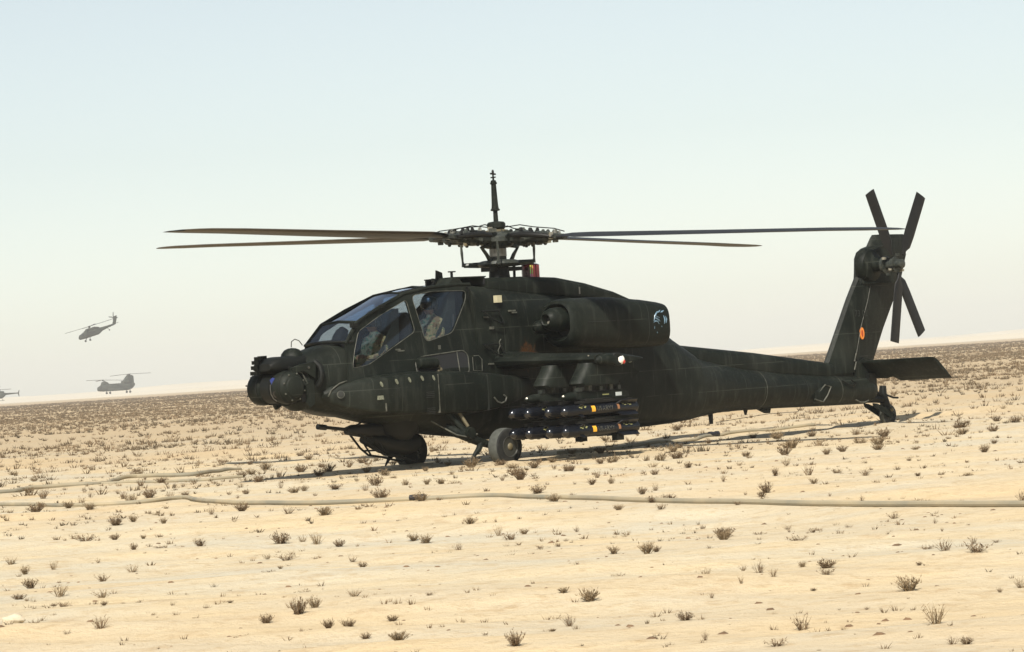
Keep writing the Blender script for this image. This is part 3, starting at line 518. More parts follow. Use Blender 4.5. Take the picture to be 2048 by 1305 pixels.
tube('grab_handle', 'steel', heli, [(2.92, .40, 1.70), (2.91, .40, 1.80), (2.90, .395, 1.88)], .012); tube('grab_handle', 'steel', heli, [(1.44, .37, 2.10), (1.43, .365, 2.2), (1.42, .36, 2.29)], .012)
# --- sighting turrets on the nose
def barrel(b, yc, s):
    b.lathe((4.76, yc - s * .17, 1.345), (0, s, 0), [(0, .06), (0, .19), (.025, .225), (.10, .245), (.19, .24), (.25, .22), (.29, .185), (.30, .16), (.32, .15), (.335, .10), (.345, .0)], 28)
for s in (1, -1):
    a = MB(); barrel(a, .30 * s, s); a.build('sensor_turret', 'hull', heli)
lathe('turret_yoke', 'black_metal', heli, (4.76, -.11, 1.345), (0, 1, 0), [(0, .19), (.02, .225), (.20, .225), (.22, .19)], 24)
box('turret_neck', 'black_metal', heli, 4.40, 4.76, -.17, .17, 1.10, 1.58)
MB().prism([(.0, -.045), (.05, -.05), (.06, .04), (.02, .055), (-.02, .02)], lambda a, c: (4.93 - a * .35, .165 + a, 1.44 + c), lambda a, c: (4.985 - a * .35, .175 + a, 1.445 + c)).build('sensor_window', 'lens_blue', heli)
lathe('laser_window', 'missile_dome', heli, (4.96, .25, 1.26), (.8, .2, -.35), [(0, .055), (.02, .055), (.021, .045)]); tube('window_rim', 'steel', heli, [(5.0, .17, 1.40), (5.01, .175, 1.34), (5.005, .18, 1.26), (4.97, .19, 1.19), (4.93, .21, 1.155)], .007)
lathe('turret_base', 'hull', heli, (4.42, 0, 1.35), (1, 0, 0), [(-.10, .36), (0, .36), (.06, .33), (.16, .28)], 24)
MB().loft([sec(5.00, 1.60, 1.70, .20, nb=3, nt=3), sec(4.92, 1.56, 1.775, .24, nb=3, nt=3), sec(4.75, 1.54, 1.80, .25, nb=3, nt=3), sec(4.5, 1.52, 1.80, .24, nb=3, nt=3), sec(4.3, 1.54, 1.82, .22, nb=3, nt=3)]).build('night_sensor_mount', 'black_metal', heli)
lathe('night_sensor', 'hull', heli, (4.40, 0, 1.66), (0, 0, 1), [(0, .175), (.10, .175), (.17, .16), (.225, .115), (.25, .06), (.257, 0)], 24)
for x, z in ((4.98, 1.735), (4.93, 1.79), (4.86, 1.80), (5.0, 1.66), (5.02, 1.58)): MB().box(x - .025, x + .025, -.21, -.06, z - .03, z + .025).build('mount_bolt', 'black_metal', heli)
pair('side_ear', 'hull', lambda b: b.prism([(4.72, 1.62), (4.55, 1.665), (4.36, 1.69), (4.30, 1.665), (4.33, 1.45), (4.40, 1.50), (4.52, 1.565), (4.72, 1.555)], lambda x, z: (x, .30, z), lambda x, z: (x, .375 + (4.55 - x) * .12, z)))
pair('ear_collar', 'black_metal', lambda b: b.tube([(4.27, .34, 1.70), (4.235, .41, 1.62), (4.23, .435, 1.52), (4.25, .43, 1.42), (4.27, .38, 1.34)], .045, 10))
lathe('ear_bolt', 'steel', heli, (4.44, .385, 1.615), (0, 1, 0), [(0, .018), (.02, .018), (.024, .01)], 10)
pair('lower_turret_brace', 'hull', lambda b: b.prism([(4.52, 1.36), (4.42, 1.40), (4.34, 1.28), (4.36, 1.08), (4.46, 1.03), (4.50, 1.10), (4.47, 1.22)], lambda x, z: (x, .33, z), lambda x, z: (x, .39, z)))
tube('nose_handle', 'worn_edge', heli, [(4.30, -.12, 1.93), (4.29, -.12, 2.01), (4.22, -.12, 2.045), (4.14, -.12, 2.02), (4.08, -.12, 1.95)], .007)
for s in (1, -1):                                               # seams, brackets and bolts of the sight
    for d, r_ in ((.03, .237), (.205, .240)): MB().lathe((4.76, .30 * s - s * .17 + s * d, 1.345), (0, s, 0), [(0, r_), (.008, r_ + .004), (.016, r_)], 28, False).build('turret_seam', 'black_metal', heli)
    for k in range(8): a = k * PI / 4 + .3; lathe('turret_bolt', 'worn_edge', heli, (4.76 + .20 * math.cos(a), .30 * s + s * .115, 1.345 + .20 * math.sin(a)), (0, s, 0), [(0, .012), (.014, .012), (.018, .006)], 8)
tube('sight_cable', 'black_metal', heli, [(4.86, .10, 1.58), (4.74, .22, 1.64), (4.55, .30, 1.60), (4.40, .34, 1.48), (4.40, .35, 1.30)], .016); tube('sight_cable', 'worn_edge', heli, [(4.62, .26, 1.60), (4.52, .33, 1.54), (4.46, .36, 1.40), (4.44, .37, 1.22)], .010)
box('sight_bracket', 'gun_metal', heli, 4.50, 4.58, .26, .36, 1.12, 1.24); box('sight_bracket', 'hull', heli, 4.58, 4.70, .10, .30, 1.585, 1.63)
for x, z, w_, h_ in ((2.72, 1.80, .05, .012), (2.66, 1.78, .07, .010), (1.86, 1.80, .025, .03), (.88, 2.22, .05, .012), (.80, 2.05, .03, .02), (.34, 2.30, .06, .012), (.30, 2.27, .05, .010), (.86, 1.50, .04, .012), (2.02, 2.82, .01, .01)):
    if z < 2.7: box('stencil_patch', 'worn_edge', heli, x - w_, x + w_, .30, (SY(z) if x > .98 else .535 + .012 * (2.3 - z)) + .006 if x > .98 else .582, z - h_, z + h_)
# --- equipment bay in the side, step loops and small marks
BAY = rounded([(2.42, 1.40), (2.42, 1.60), (2.28, 1.675), (1.38, 1.735), (1.30, 1.66), (1.33, 1.395)], .06)
MB().prism(BAY, lambda x, z: (x, SY(z) - .03, z), lambda x, z: (x, SY(z) + .004, z)).build('bay_dark_panel', 'dark_inside', heli)  # flat dark panel paints in the shade of the open bay
tube('bay_edge', 'worn_edge', heli, [(x, SY(z) + .010, z) for x, z in BAY + BAY[:2]], .0085, 6)
tube('bay_divider', 'worn_edge', heli, [(1.52, SY(1.71) + .008, 1.71), (1.53, SY(1.4) + .008, 1.40)], .008, 6)
lathe('stowed_canister', 'hull', heli, (2.02, .545, 1.565), (1, .05, .03), [(0, .06), (.01, .085), (.34, .095), (.385, .07), (.40, .02)], 18)
for k, (x, z) in enumerate(((2.02, 1.60), (1.99, 1.50), (1.95, 1.455), (2.0, 1.43))): lathe('bay_fitting', 'hub_cap', heli, (x, .53, z), (0, 1, .3), [(0, .02), (.05, .03), (.06, .015)], 8)
tube('access_panel_edge', 'worn_edge', heli, [(1.25, .555, 1.62), (1.26, .57, 1.42), (1.08, .575, 1.40), (1.06, .565, 1.58), (1.12, .56, 1.64), (1.22, .555, 1.64)], .006, 6)
for z in (2.31, 1.795):
    tube('foot_step', 'black_metal', heli, [(1.02, .575, z), (.62, .585, z)], .014); tube('foot_step', 'black_metal', heli, [(1.00, .59, z - .005), (.90, .63, z - .09), (.80, .645, z - .155), (.66, .645, z - .195), (.60, .63, z - .19), (.62, .60, z - .10), (.66, .59, z)], .014)
box('cream_patch', 'cream_patch', heli, .56, .665, .50, .578, 2.435, 2.545)
tube('hanging_cord', 'worn_edge', heli, [(.66, .60, 1.87), (.70, .60, 1.83), (.69, .605, 1.77), (.74, .605, 1.70), (.72, .605, 1.62)], .008); box('pale_tag', 'spot_paint', heli, .62, .70, .58, .602, 1.535, 1.56)
# --- rotor fairing on the roof
MB().loft([sec(.62, 2.55, 2.835, .34, 2.7, 5, 5), sec(-.3, 2.50, 2.84, .37, 2.68, 5, 4), sec(-1.0, 2.45, 2.81, .38, 2.65, 5, 3.6), sec(-1.6, 2.4, 2.71, .39, 2.58, 5, 3.4), sec(-2.2, 2.35, 2.56, .40, 2.48, 5, 3), sec(-2.75, 2.2, 2.38, .38, 2.3, 5, 3)]).build('rotor_fairing', 'hull', heli)
box('fairing_roof_plate', 'hull', heli, .60, 1.32, -.33, .30, 2.845, 2.862); box('opening_far_backing', 'dark_inside', heli, .62, 1.30, -.33, -.29, 2.735, 2.844); box('opening_rear_backing', 'dark_inside', heli, .625, .64, -.28, .30, 2.735, 2.844)  # dark walls added behind the roof opening so it looks unlit inside
MB().prism([(1.42, 2.755), (1.12, 2.755), (1.20, 2.84), (1.33, 2.845)], lambda x, z: (x, -.10, z), lambda x, z: (x, .32, z)).build('roof_wedge', 'hull', heli)
MB().prism([(1.44, 2.76), (1.30, 2.765), (1.24, 2.84), (1.25, 2.945), (1.37, 2.985), (1.385, 2.85)], lambda x, z: (x, -.012, z), lambda x, z: (x, .012, z)).build('wire_cutter', 'black_metal', heli)
MB().box(1.025, 1.055, -.015, .015, 2.86, 2.945).box(.97, 1.10, -.02, .02, 2.946, 2.965).build('roof_antenna', 'black_metal', heli); lathe('roof_probe', 'black_metal', heli, (1.50, .05, 2.75), (0, 0, 1), [(0, .012), (.06, .012), (.06, .03), (.10, .03), (.11, .015)], 10)
MB().prism([(-2.05, 2.52), (-2.75, 2.38), (-3.0, 2.36), (-2.1, 2.62)], lambda x, z: (x, -.40, z), lambda x, z: (x, -.37, z)).build('fairing_strake', 'hull', heli); tube('roof_fitting', 'steel', heli, [(-1.35, .42, 2.52), (-1.35, .42, 2.63)], .012)
# infrared jammer: a faceted drum, its mirror reflections painted in as base colours
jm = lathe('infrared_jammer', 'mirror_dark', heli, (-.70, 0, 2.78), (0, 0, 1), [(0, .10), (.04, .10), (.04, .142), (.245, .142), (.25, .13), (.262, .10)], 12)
for k, (a0, m, z0, z1) in enumerate(((205, 'glint_red', 2.82, 3.015), (170, 'glint_red', 2.82, 3.015), (95, 'glint_red', 2.82, 3.015), (62, 'glint_red', 2.82, 3.015), (48, 'glint_lime', 2.945, 3.015), (48, 'glint_green', 2.88, 2.942), (48, 'glint_violet', 2.82, 2.877), (28, 'mirror_dark', 2.82, 3.015))):
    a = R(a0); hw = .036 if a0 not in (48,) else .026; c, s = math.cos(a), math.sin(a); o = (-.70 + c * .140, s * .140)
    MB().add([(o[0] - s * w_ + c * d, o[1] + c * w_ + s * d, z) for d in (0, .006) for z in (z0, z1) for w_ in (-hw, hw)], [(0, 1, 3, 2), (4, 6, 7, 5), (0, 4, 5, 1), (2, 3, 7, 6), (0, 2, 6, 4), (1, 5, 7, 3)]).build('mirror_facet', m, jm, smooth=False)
# --- engines
def nacelle(b):
    S_ = [(-.34, 1.86, 2.30, .23), (-.16, 1.82, 2.33, .255), (-.125, 1.78, 2.36, .285), (-.15, 1.73, 2.405, .325), (-.22, 1.69, 2.43, .355), (-.42, 1.67, 2.435, .375), (-.8, 1.64, 2.44, .385), (-1.3, 1.62, 2.42, .385), (-1.9, 1.61, 2.365, .38), (-2.20, 1.61, 2.325, .375), (-2.33, 1.615, 2.30, .365)]
    b.loft([sec(x, zb, zt, w, (zb + zt) / 2, 2.6 + .5 * min(1, max(0, (-x - .3) / 1.5)), 2.6 + .9 * min(1, max(0, (-x - .3) / 1.5)), yc=1.05) for x, zb, zt, w in S_])
pair('engine_nacelle', 'hull', nacelle)
pair('throat_dark_disc', 'dark_inside', lambda b: b.lathe((-.33, 1.05, 2.08), (1, 0, 0), [(-.02, .225), (.012, .225), (.014, .20)], 24))  # dark disc paints in the shade deep inside the intake
pair('exhaust_lip', 'black_metal', lambda b: b.loft([sec(-2.325, 1.62, 2.295, .362, 1.955, 3.1, 3.5, yc=1.05), sec(-2.35, 1.64, 2.275, .345, 1.955, 3.1, 3.5, yc=1.05)]))
pair('nose_gearbox_fairing', 'hull', lambda b: b.lathe((-.34, 1.06, 2.12), (1, 0, 0), [(0, .185), (.20, .19), (.32, .18), (.41, .15), (.46, .11), (.47, .092), (.455, .078), (.33, .075)], 26))
pair('intake_hole', 'dark_inside', lambda b: b.lathe((.0, 1.06, 2.12), (1, 0, 0), [(0, .076), (.02, .076)], 16)); lathe('intake_fitting', 'bright_bolt', heli, (.045, 1.07, 2.075), (1, 0, 0), [(0, .03), (.04, .02), (.05, .0)], 8)
pair('intake_scoop', 'hull', lambda b: b.lathe((-.25, .80, 2.02), (1, 0, 0), [(0, .12), (.2, .12), (.30, .10), (.36, .06), (.38, .0)], 16))
pair('engine_pylon', 'hull', lambda b: b.loft([sec(-.35, 1.80, 2.34, .16, yc=.62), sec(-.6, 1.7, 2.42, .2, yc=.62), sec(-1.9, 1.64, 2.34, .2, yc=.62), sec(-2.3, 1.68, 2.28, .16, yc=.62)]))
box('cowl_seam', 'stencil_dark', heli, -1.05, -.42, 1.41, 1.436, 2.045, 2.052); MB().loft([sec(-1.82 + d, 1.606, 2.377, .386, 1.99, 3, 3.3, yc=1.05) for d in (-.006, .006)], cap=False).build('cowl_seam', 'stencil_dark', heli)
E1 = MB()                                                        # painted badge: loose pale strokes
def stroke(pts, w): E1.tube([(-2.06 - a * .9, 1.428 - .03 * abs(c - .0), 2.03 + c) for a, c in pts], [w * .4] + [w] * (len(pts) - 2) + [w * .4], 6, flat=.9)
for pts, w in (([(-.13, -.02), (-.10, .06), (-.04, .115), (.02, .125), (.05, .15)], .013), ([(.06, .11), (.10, .125), (.14, .14)], .016), ([(-.12, .04), (-.07, .02), (-.01, -.005), (.03, -.03)], .015), ([(-.14, -.04), (-.09, -.02), (-.03, -.03), (.0, -.07)], .012), ([(.13, .06), (.155, .0), (.14, -.07)], .014), ([(.18, .05), (.20, .0), (.185, -.06)], .012), ([(-.10, .07), (-.05, .05), (.02, .03)], .010), ([(-.12, -.10), (-.125, -.14)], .014), ([(-.06, -.19), (-.05, -.21)], .012), ([(.06, -.10), (.075, -.12)], .012)): stroke(pts, w)
E1.build('painted_badge', 'emblem_blue', heli)
# --- stub wings, pylons
def wing(b):
    b.loft([[(xl - c * u, y, z + t * h) for u, h in FOIL] for y, xl, c, z, t in ((.45, .80, 1.35, 1.53, .30), (.75, .76, 1.25, 1.525, .26), (1.1, .74, 1.12, 1.51, .215), (2.35, .72, .98, 1.475, .175), (2.56, .70, .95, 1.468, .165))])
pair('stub_wing', 'hull', wing)
def tip(b): b.loft([[(xl - c * u, y, z + t * h) for u, h in FOIL] for y, xl, c, z, t in ((2.55, .66, .98, 1.455, .19), (2.61, .60, .93, 1.452, .17), (2.65, .45, .74, 1.44, .11))])
pair('wing_tip', 'hull', tip)
lathe('lamp_housing', 'black_metal', heli, (.26, 2.60, 1.45), (.30, .95, 0), [(0, .10), (.04, .105), (.055, .09)], 18)
MB().lathe((.20, 2.63, 1.437), (.25, .96, 0), [(0, .075), (.025, .07), (.05, .048), (.06, .02), (.062, 0)], 16).build('position_light', 'lens_white', heli); MB().lathe((.165, 2.655, 1.405), (.25, .96, 0), [(0, .035), (.02, .035), (.045, .015), (.048, 0)], 10).build('position_light', 'lens_red', heli)
lathe('tip_disc', 'spot_paint', heli, (-.02, 2.618, 1.435), (0.05, 1, 0), [(0, .05), (.02, .05), (.021, .042), (.012, .042)], 16); tube('wing_static_nib', 'bright_bolt', heli, [(.66, 2.42, 1.50), (.66, 2.42, 1.535)], .012)
def pylon(b, c):
    b.loft([[(x0, c - .03, z), (x0 - .03, c - .10, z), (x0 - .10, c - .15, z), (x0 - .22, c - .165, z), (x1, c - .13, z), (x1, c + .13, z), (x0 - .22, c + .165, z), (x0 - .10, c + .15, z), (x0 - .03, c + .10, z), (x0, c + .03, z)] for z, x0, x1 in ((1.42, .76, .0), (1.36, .79, -.02), (1.16, .95, .02), (1.12, .975, .06), (1.085, .94, .12))])
for c in (1.60, 2.35): pair('weapon_pylon', 'hull', lambda b: pylon(b, c))
MB().prism([(.05, 1.39), (-.30, 1.30), (-.42, 1.24), (-.30, 1.16), (.02, 1.10)], lambda x, z: (x, 2.27, z), lambda x, z: (x, 2.44, z)).build('pylon_tail', 'hull', heli)
# --- missile launchers
for c in (1.595, 2.355):
    L = MB().loft([[(x, c + s * w, z) for s, z in ((-1, z0), (1, z0), (1, z1), (-1, z1))] for x, w, z0, z1 in ((1.0, .05, .90, .975), (.95, .075, .885, .985), (-.02, .075, .885, 1.0), (-.16, .07, .885, .95), (-.18, .06, .885, .91))]).build('missile_launcher', 'hull', heli)
    lathe('launcher_nose', 'hull', L, (.93, c, .935), (1, 0, -.03), [(0, .07), (.12, .068), (.22, .055), (.29, .03), (.305, .0)], 16)
    lathe('launcher_cap', 'bright_bolt', L, (1.205, c + .012, .940), (.8, .5, .3), [(0, .024), (.016, .018), (.022, 0)], 10)
    for k, x in enumerate((.88, .66, .42, .20, .02)): MB().box(x - .035, x + .035, c - .03, c + .06, 1.0, 1.06 + .02 * (k % 2)).build('lug', 'worn_edge' if k % 2 else 'hub_metal', L)
    for y in (c - .165, c + .165):
        for z in (.72, .42):
            MB().box(1.10, -.10, y - .035, y + .035, z + .105, z + .14).box(.95, .55, y - .05, y + .05, z + .14, z + .165).build('rail', 'gun_metal', L); box('rail_foot', 'hull', L, .30, .02, y - .045, y + .045, z + .14, z + .175)
    MB().box(.75, .1, c - .06, c + .06, .46, .885).build('centre_post', 'black_metal', L); MB().box(.75, .05, c - .2, c + .2, .565, .60).box(.75, .05, c - .2, c + .2, .862, .884).build('cross_beam', 'black_metal', L)
    box('lower_foot', 'black_metal', L, .30, .16, c + .10, c + .22, .235, .33)
    box('launcher_plate', 'pale_label', L, .13, .0, c + .074, c + .080, .90, .955); box('launcher_mark', 'stencil_yellow', L, .42, .28, c + .074, c + .0795, .925, .94)
# --- tail fin, stabilator, tail rotor
FINS = [(.95, -7.74, 1.47, .26), (1.15, -7.86, 1.36, .25), (1.7, -8.22, 1.34, .24), (2.25, -8.58, 1.37, .23), (2.62, -8.86, 1.33, .24), (3.0, -9.12, 1.24, .21), (3.30, -9.36, .98, .17), (3.365, -9.42, .90, .12)]
MB().loft([[(xl - c * u, t * h, z) for u, h in FOIL] for z, xl, c, t in FINS]).build('tail_fin', 'hull', heli)
MB().loft([[(x, y, z) for x, y in ((xf, 0), (xf - .05, .10), (xf - .25, .19), (-9.75, .16), (-9.75, -.12), (xf - .25, -.15), (xf - .05, -.08))] for z, xf in ((2.50, -8.84), (2.60, -8.86), (2.70, -8.88), (2.95, -8.91), (3.06, -8.98), (3.13, -9.12), (3.17, -9.3))]).build('tail_gearbox_fairing', 'hull', heli)
box('gearbox_vent', 'dark_inside', heli, -9.03, -8.955, .10, .175, 2.70, 2.86)
TRC = (-9.06, .82, 2.80)
lathe('tail_gearbox', 'hull', heli, (-9.12, .05, 2.82), (0.02, 1, 0), [(0, .31), (.10, .305), (.155, .27), (.18, .20), (.22, .13), (.52, .10)], 26)
tr = lathe('tail_rotor', 'hub_metal', heli, (-9.08, .50, 2.80), (.02, 1, 0), [(0, .16), (.05, .16), (.06, .09), (.20, .09), (.20, .13), (.26, .13), (.26, .08), (.40, .08), (.42, .04)], 16)
for k in range(12):
    a = 2 * PI * k / 12 + .2; q = .17 if k % 2 else .11; MB().box(-.025, .025, -.03, .03, -.02, .02).build('hub_bolt', ('hub_metal', 'bright_bolt', 'black_metal')[k % 3], tr).location = (-9.06 + q * math.cos(a), .52 + .09 * (k % 4), 2.80 + q * math.sin(a))
for (tx, tz), y in (((-8.52, 3.99), .74), ((-9.68, 1.59), .74), ((-9.78, 4.00), .86), ((-8.77, 1.50), .86)):
    d = Vector((tx + 9.06, 0, tz - 2.80)); d = d.normalized(); n = Vector((-d.z, 0, d.x)); o = Vector((-9.06, y, 2.80)); rings = []
    for r_, ch, tw in ((.18, .06, 0), (.28, .10, .0), (.38, .23, .06), (.6, .26, .06), (1.30, .26, .04), (1.395, .255, .04)):
        rings.append([o + d * r_ + n * ((.5 - u) * ch * math.cos(tw)) + Vector((0, 1, 0)) * ((.5 - u) * ch * math.sin(tw) + h * .035) for u, h in FOIL])
    MB().loft(rings).build('tail_rotor_blade', 'blade', tr)
def stab(b):
    d = Vector((-.50, 0, -.39)).normalized(); n = Vector((-d.z, 0, d.x)) * -1
    b.loft([[Vector((-8.72, y, 1.145)) + d * (c * u + off) + n * (h * t) for u, h in FOIL] for y, c, off, t in ((.06, .52, .0, .10), (.34, .54, .0, .10), (.50, .50, .0, .10), (.60, .63, .0, .10), (1.62, .625, .0, .085), (1.70, .62, .01, .06))])
pair('stabilator', 'hull', stab)
MB().prism([(-8.55, .80), (-8.55, 1.12), (-8.85, 1.20), (-9.15, 1.10), (-9.05, .80)], lambda x, z: (x, -.14, z), lambda x, z: (x, .14, z)).build('fin_root_fairing', 'hull', heli)
pair('stabilator_hinge', 'black_metal', lambda b: b.box(-9.0, -8.8, .10, .22, .70, .92))
def oval(name, mat, rx, rz, y): MB().prism([(rx * math.cos(k * PI / 10), rz * math.sin(k * PI / 10)) for k in range(20)], lambda a, c: (-8.80 + a, .05, 1.63 + c), lambda a, c: (-8.80 + a, y, 1.63 + c)).build(name, mat, heli)
oval('fin_badge', 'orange_paint', .062, .105, .1235); oval('badge_flame', 'red_paint', .026, .06, .1265)
tube('fin_seam', 'worn_edge', heli, [(-8.55, .125, 1.15), (-8.78, .123, 1.75), (-9.02, .118, 2.20), (-9.12, .119, 2.45)], .005, 6)
me = text_mesh('73 02', .16); me.transform(Matrix(((-1, 0, 0, 0), (0, 0, 1, 0), (0, 1, 0, 0), (0, 0, 0, 1)))); me.transform(Matrix.Translation((-8.62, .1275, 1.93))); me.materials.append(M['stencil_dark']); o = bpy.data.objects.new('serial_number', me); COL.objects.link(o); o.parent = heli
for z in (1.0, 1.15): tube('fin_antenna_post', 'worn_edge', heli, [(-8.42 - z * .1, .12, z), (-8.46 - z * .1, .14, z + .14)], .012)
# boom fittings
MB().loft([sec(-7.18, .50, .68, .03, yc=.27), sec(-7.35, .48, .74, .05, yc=.275), sec(-7.55, .60, .80, .04, yc=.262)]).build('boom_step', 'hull', heli); tube('boom_step_edge', 'worn_edge', heli, [(-7.16, .30, .55), (-7.35, .325, .49), (-7.50, .31, .60), (-7.62, .30, .74), (-7.45, .31, .78), (-7.28, .30, .66)], .012)
tube('boom_grip', 'black_metal', heli, [(-7.98, .262, .83), (-8.10, .285, .76), (-8.28, .29, .72), (-8.36, .27, .76), (-8.24, .26, .83)], .014); tube('tow_ring', 'worn_edge', heli, [(-8.40, .20, .48), (-8.52, .20, .43), (-8.66, .19, .42), (-8.78, .18, .45)], .012)
MB().prism([(-4.72, .46), (-4.82, .46), (-4.81, .27), (-4.74, .27)], lambda x, z: (x, -.012, z), lambda x, z: (x, .012, z)).build('blade_antenna', 'black_metal', heli); MB().prism([(-5.62, .46), (-5.72, .46), (-5.68, .37), (-5.65, .37)], lambda x, z: (x, -.01, z), lambda x, z: (x, .01, z)).build('blade_antenna', 'black_metal', heli)
MB().prism([(-5.98, .46), (-6.28, .45), (-6.25, .37), (-6.2, .375)], lambda x, z: (x, -.05, z), lambda x, z: (x, .05, z)).build('belly_fairing', 'hull', heli); tube('whip_antenna', 'black_metal', heli, [(-7.15, 0, .44), (-7.05, 0, .35), (-6.3, 0, .36), (-4.9, 0, .29)], .005, 6)
# --- landing gear
def wheel(x, y, z, r, w, s, name='main_wheel'):
    pr = [(-.5 * w, r * .55), (-.5 * w, r * .75), (-.46 * w, r * .90), (-.34 * w, r * .975), (-.12 * w, r), (.12 * w, r), (.34 * w, r * .975), (.46 * w, r * .90), (.5 * w, r * .75), (.5 * w, r * .55), (.40 * w, r * .50)]
    t = lathe(name, 'rubber', heli, (x, y, z), (0, s, 0), pr, 36)
    lathe('tread', 'dusty_rubber', t, (x, y, z), (0, s, 0), [(-.38 * w, r * .962), (-.34 * w, r * .982), (-.12 * w, r * 1.006), (.12 * w, r * 1.006), (.34 * w, r * .982), (.38 * w, r * .962)], 36, False)
    lathe('rim', 'rim', t, (x, y, z), (0, s, 0), [(.30 * w, .0), (.30 * w, r * .30), (.34 * w, r * .40), (.47 * w, r * .50), (.515 * w, r * .535), (.515 * w, r * .565), (.47 * w, r * .585)], 28)
    lathe('hub_cap', 'hub_cap', t, (x, y, z), (0, s, 0), [(.28 * w, r * .22), (.42 * w, r * .22), (.52 * w, r * .17), (.56 * w, r * .1), (.57 * w, 0)], 14)
    for k in range(5): a = k * 2 * PI / 5 + .4; lathe('wheel_bolt', 'rim', t, (x + r * .36 * math.cos(a), y + s * .30 * w, z + r * .36 * math.sin(a)), (0, s, 0), [(0, .016), (.02, .016), (.024, .008)], 8)
    return t
wheel(1.16, 1.04, .235, .285, .235, 1); wheel(1.16, -1.04, .235, .285, .235, -1)
pair('trailing_arm', 'hull', lambda b: b.tube([(1.98, .62, .60), (1.80, .80, .46), (1.55, .88, .34), (1.18, .92, .235)], [.06, .075, .065, .05], 12))
pair('shock_strut', 'hull', lambda b: b.tube([(1.98, .62, .86), (1.86, .74, .66), (1.78, .82, .50), (1.72, .85, .44)], [.045, .045, .06, .07], 12)); pair('strut_piston', 'hub_cap', lambda b: b.tube([(1.80, .70, .86), (1.70, .82, .58)], .028, 10))
pair('gear_joint', 'hull', lambda b: b.lathe((1.74, .76, .485), (0, 1, 0), [(0, .05), (0, .085), (.18, .085), (.18, .05)], 16)); pair('brake_line', 'worn_edge', lambda b: b.tube([(2.25, .60, .70), (2.10, .72, .58), (1.95, .82, .47), (1.80, .88, .43), (1.62, .93, .46)], .012, 6))
pair('tow_fitting', 'hull', lambda b: b.tube([(1.52, .90, .33), (1.62, .93, .22), (1.72, .94, .15), (1.80, .95, .04)], [.05, .045, .03, .014], 8)); pair('axle', 'gun_metal', lambda b: b.tube([(1.16, .80, .235), (1.16, 1.0, .235)], .05, 12))
wheel(-9.52, 0, .165, .185, .14, 1, 'tail_wheel')
pair('tail_fork', 'hull', lambda b: b.prism([(-9.58, .13), (-9.46, .11), (-9.02, .33), (-9.0, .39), (-9.10, .38), (-9.48, .25)], lambda x, z: (x, .085, z), lambda x, z: (x, .115, z)))
tube('tail_strut', 'black_metal', heli, [(-9.44, 0, .68), (-9.42, 0, .52), (-9.47, 0, .36), (-9.50, 0, .28)], [.06, .075, .09, .085], 12); tube('tail_brace', 'black_metal', heli, [(-8.98, 0, .72), (-9.18, 0, .60), (-9.38, 0, .50)], .035); tube('tail_brace', 'black_metal', heli, [(-8.98, 0, .48), (-9.2, 0, .46), (-9.42, 0, .43)], [.08, .07, .06])
tube('tail_lock_lever', 'black_metal', heli, [(-9.45, .05, .52), (-9.58, .10, .46), (-9.70, .12, .45)], .018); lathe('tail_axle_cap', 'hub_cap', heli, (-9.50, .115, .25), (0, 1, .1), [(0, .035), (.03, .03), (.035, .0)], 10)
# --- chain gun
tube('gun_barrel', 'gun_metal', heli, [(3.98, 0, .735), (3.86, 0, .722), (3.30, 0, .645), (2.9, 0, .59)], [.026, .026, .026, .03], 12); lathe('muzzle_brake', 'gun_metal', heli, (3.99, 0, .737), (-.99, 0, -.13), [(0, .030), (0, .042), (.16, .042), (.17, .028)], 12)
MB().loft([sec(3.42, .585, .70, .07), sec(3.30, .56, .73, .10), sec(2.95, .50, .72, .13, nb=4, nt=4), sec(2.50, .45, .72, .14, nb=4, nt=4)]).build('gun_receiver', 'gun_metal', heli)
lathe('gun_turret', 'black_metal', heli, (2.45, 0, .66), (0, 0, -1), [(-.1, .40), (.10, .36), (.20, .26), (.26, .15)], 24)
MB().loft([sec(3.02, .42, .55, .17), sec(2.7, .26, .55, .22), sec(2.3, .20, .5, .22), sec(2.05, .26, .5, .15)]).build('ammunition_feed', 'black_metal', heli)
pair('gun_cradle', 'black_metal', lambda b: b.tube([(3.26, .10, .57), (3.02, .16, .36), (2.86, .17, .25), (2.62, .17, .21), (2.20, .15, .11), (2.12, .15, .14), (2.15, .15, .25)], .017, 8)); pair('gun_cradle', 'black_metal', lambda b: b.tube([(3.02, .12, .52), (2.93, .17, .42), (2.80, .17, .24)], .015, 8))
tube('gun_cross_brace', 'black_metal', heli, [(2.95, -.17, .32), (2.95, .17, .32)], .014); tube('gun_top_strut', 'black_metal', heli, [(3.40, .06, .66), (3.18, .08, .76), (3.0, .08, .80)], .014)
# --- main rotor
TX, TY = 0.0306, -0.0517
HUB = Vector((0, 0, 3.46))
def disc(p): return Vector((p[0], p[1], HUB.z + p[2] + p[0] * TX + p[1] * TY))
lathe('mast', 'black_metal', heli, (0, 0, 2.80), (0, 0, 1), [(0, .17), (.22, .15), (.24, .13), (.55, .13), (.56, .16), (.70, .16)], 20); lathe('mast_sleeve', 'steel', heli, (0, 0, 3.17), (0, 0, 1), [(0, .135), (.12, .135), (.13, .12)], 20)
MB().lathe((0, 0, 3.05), (0, 0, 1), [(-.04, .16), (-.04, .30), (.0, .34), (.04, .33), (.06, .26), (.07, .14)], 24).build('swashplate', 'hub_metal', heli)
MB().box(-.42, .30, -.10, .10, 2.94, 3.0).build('stationary_plate', 'black_metal', heli); tube('control_rod', 'black_metal', heli, [(-.33, 0, 2.82), (-.34, 0, 3.02)], .022)
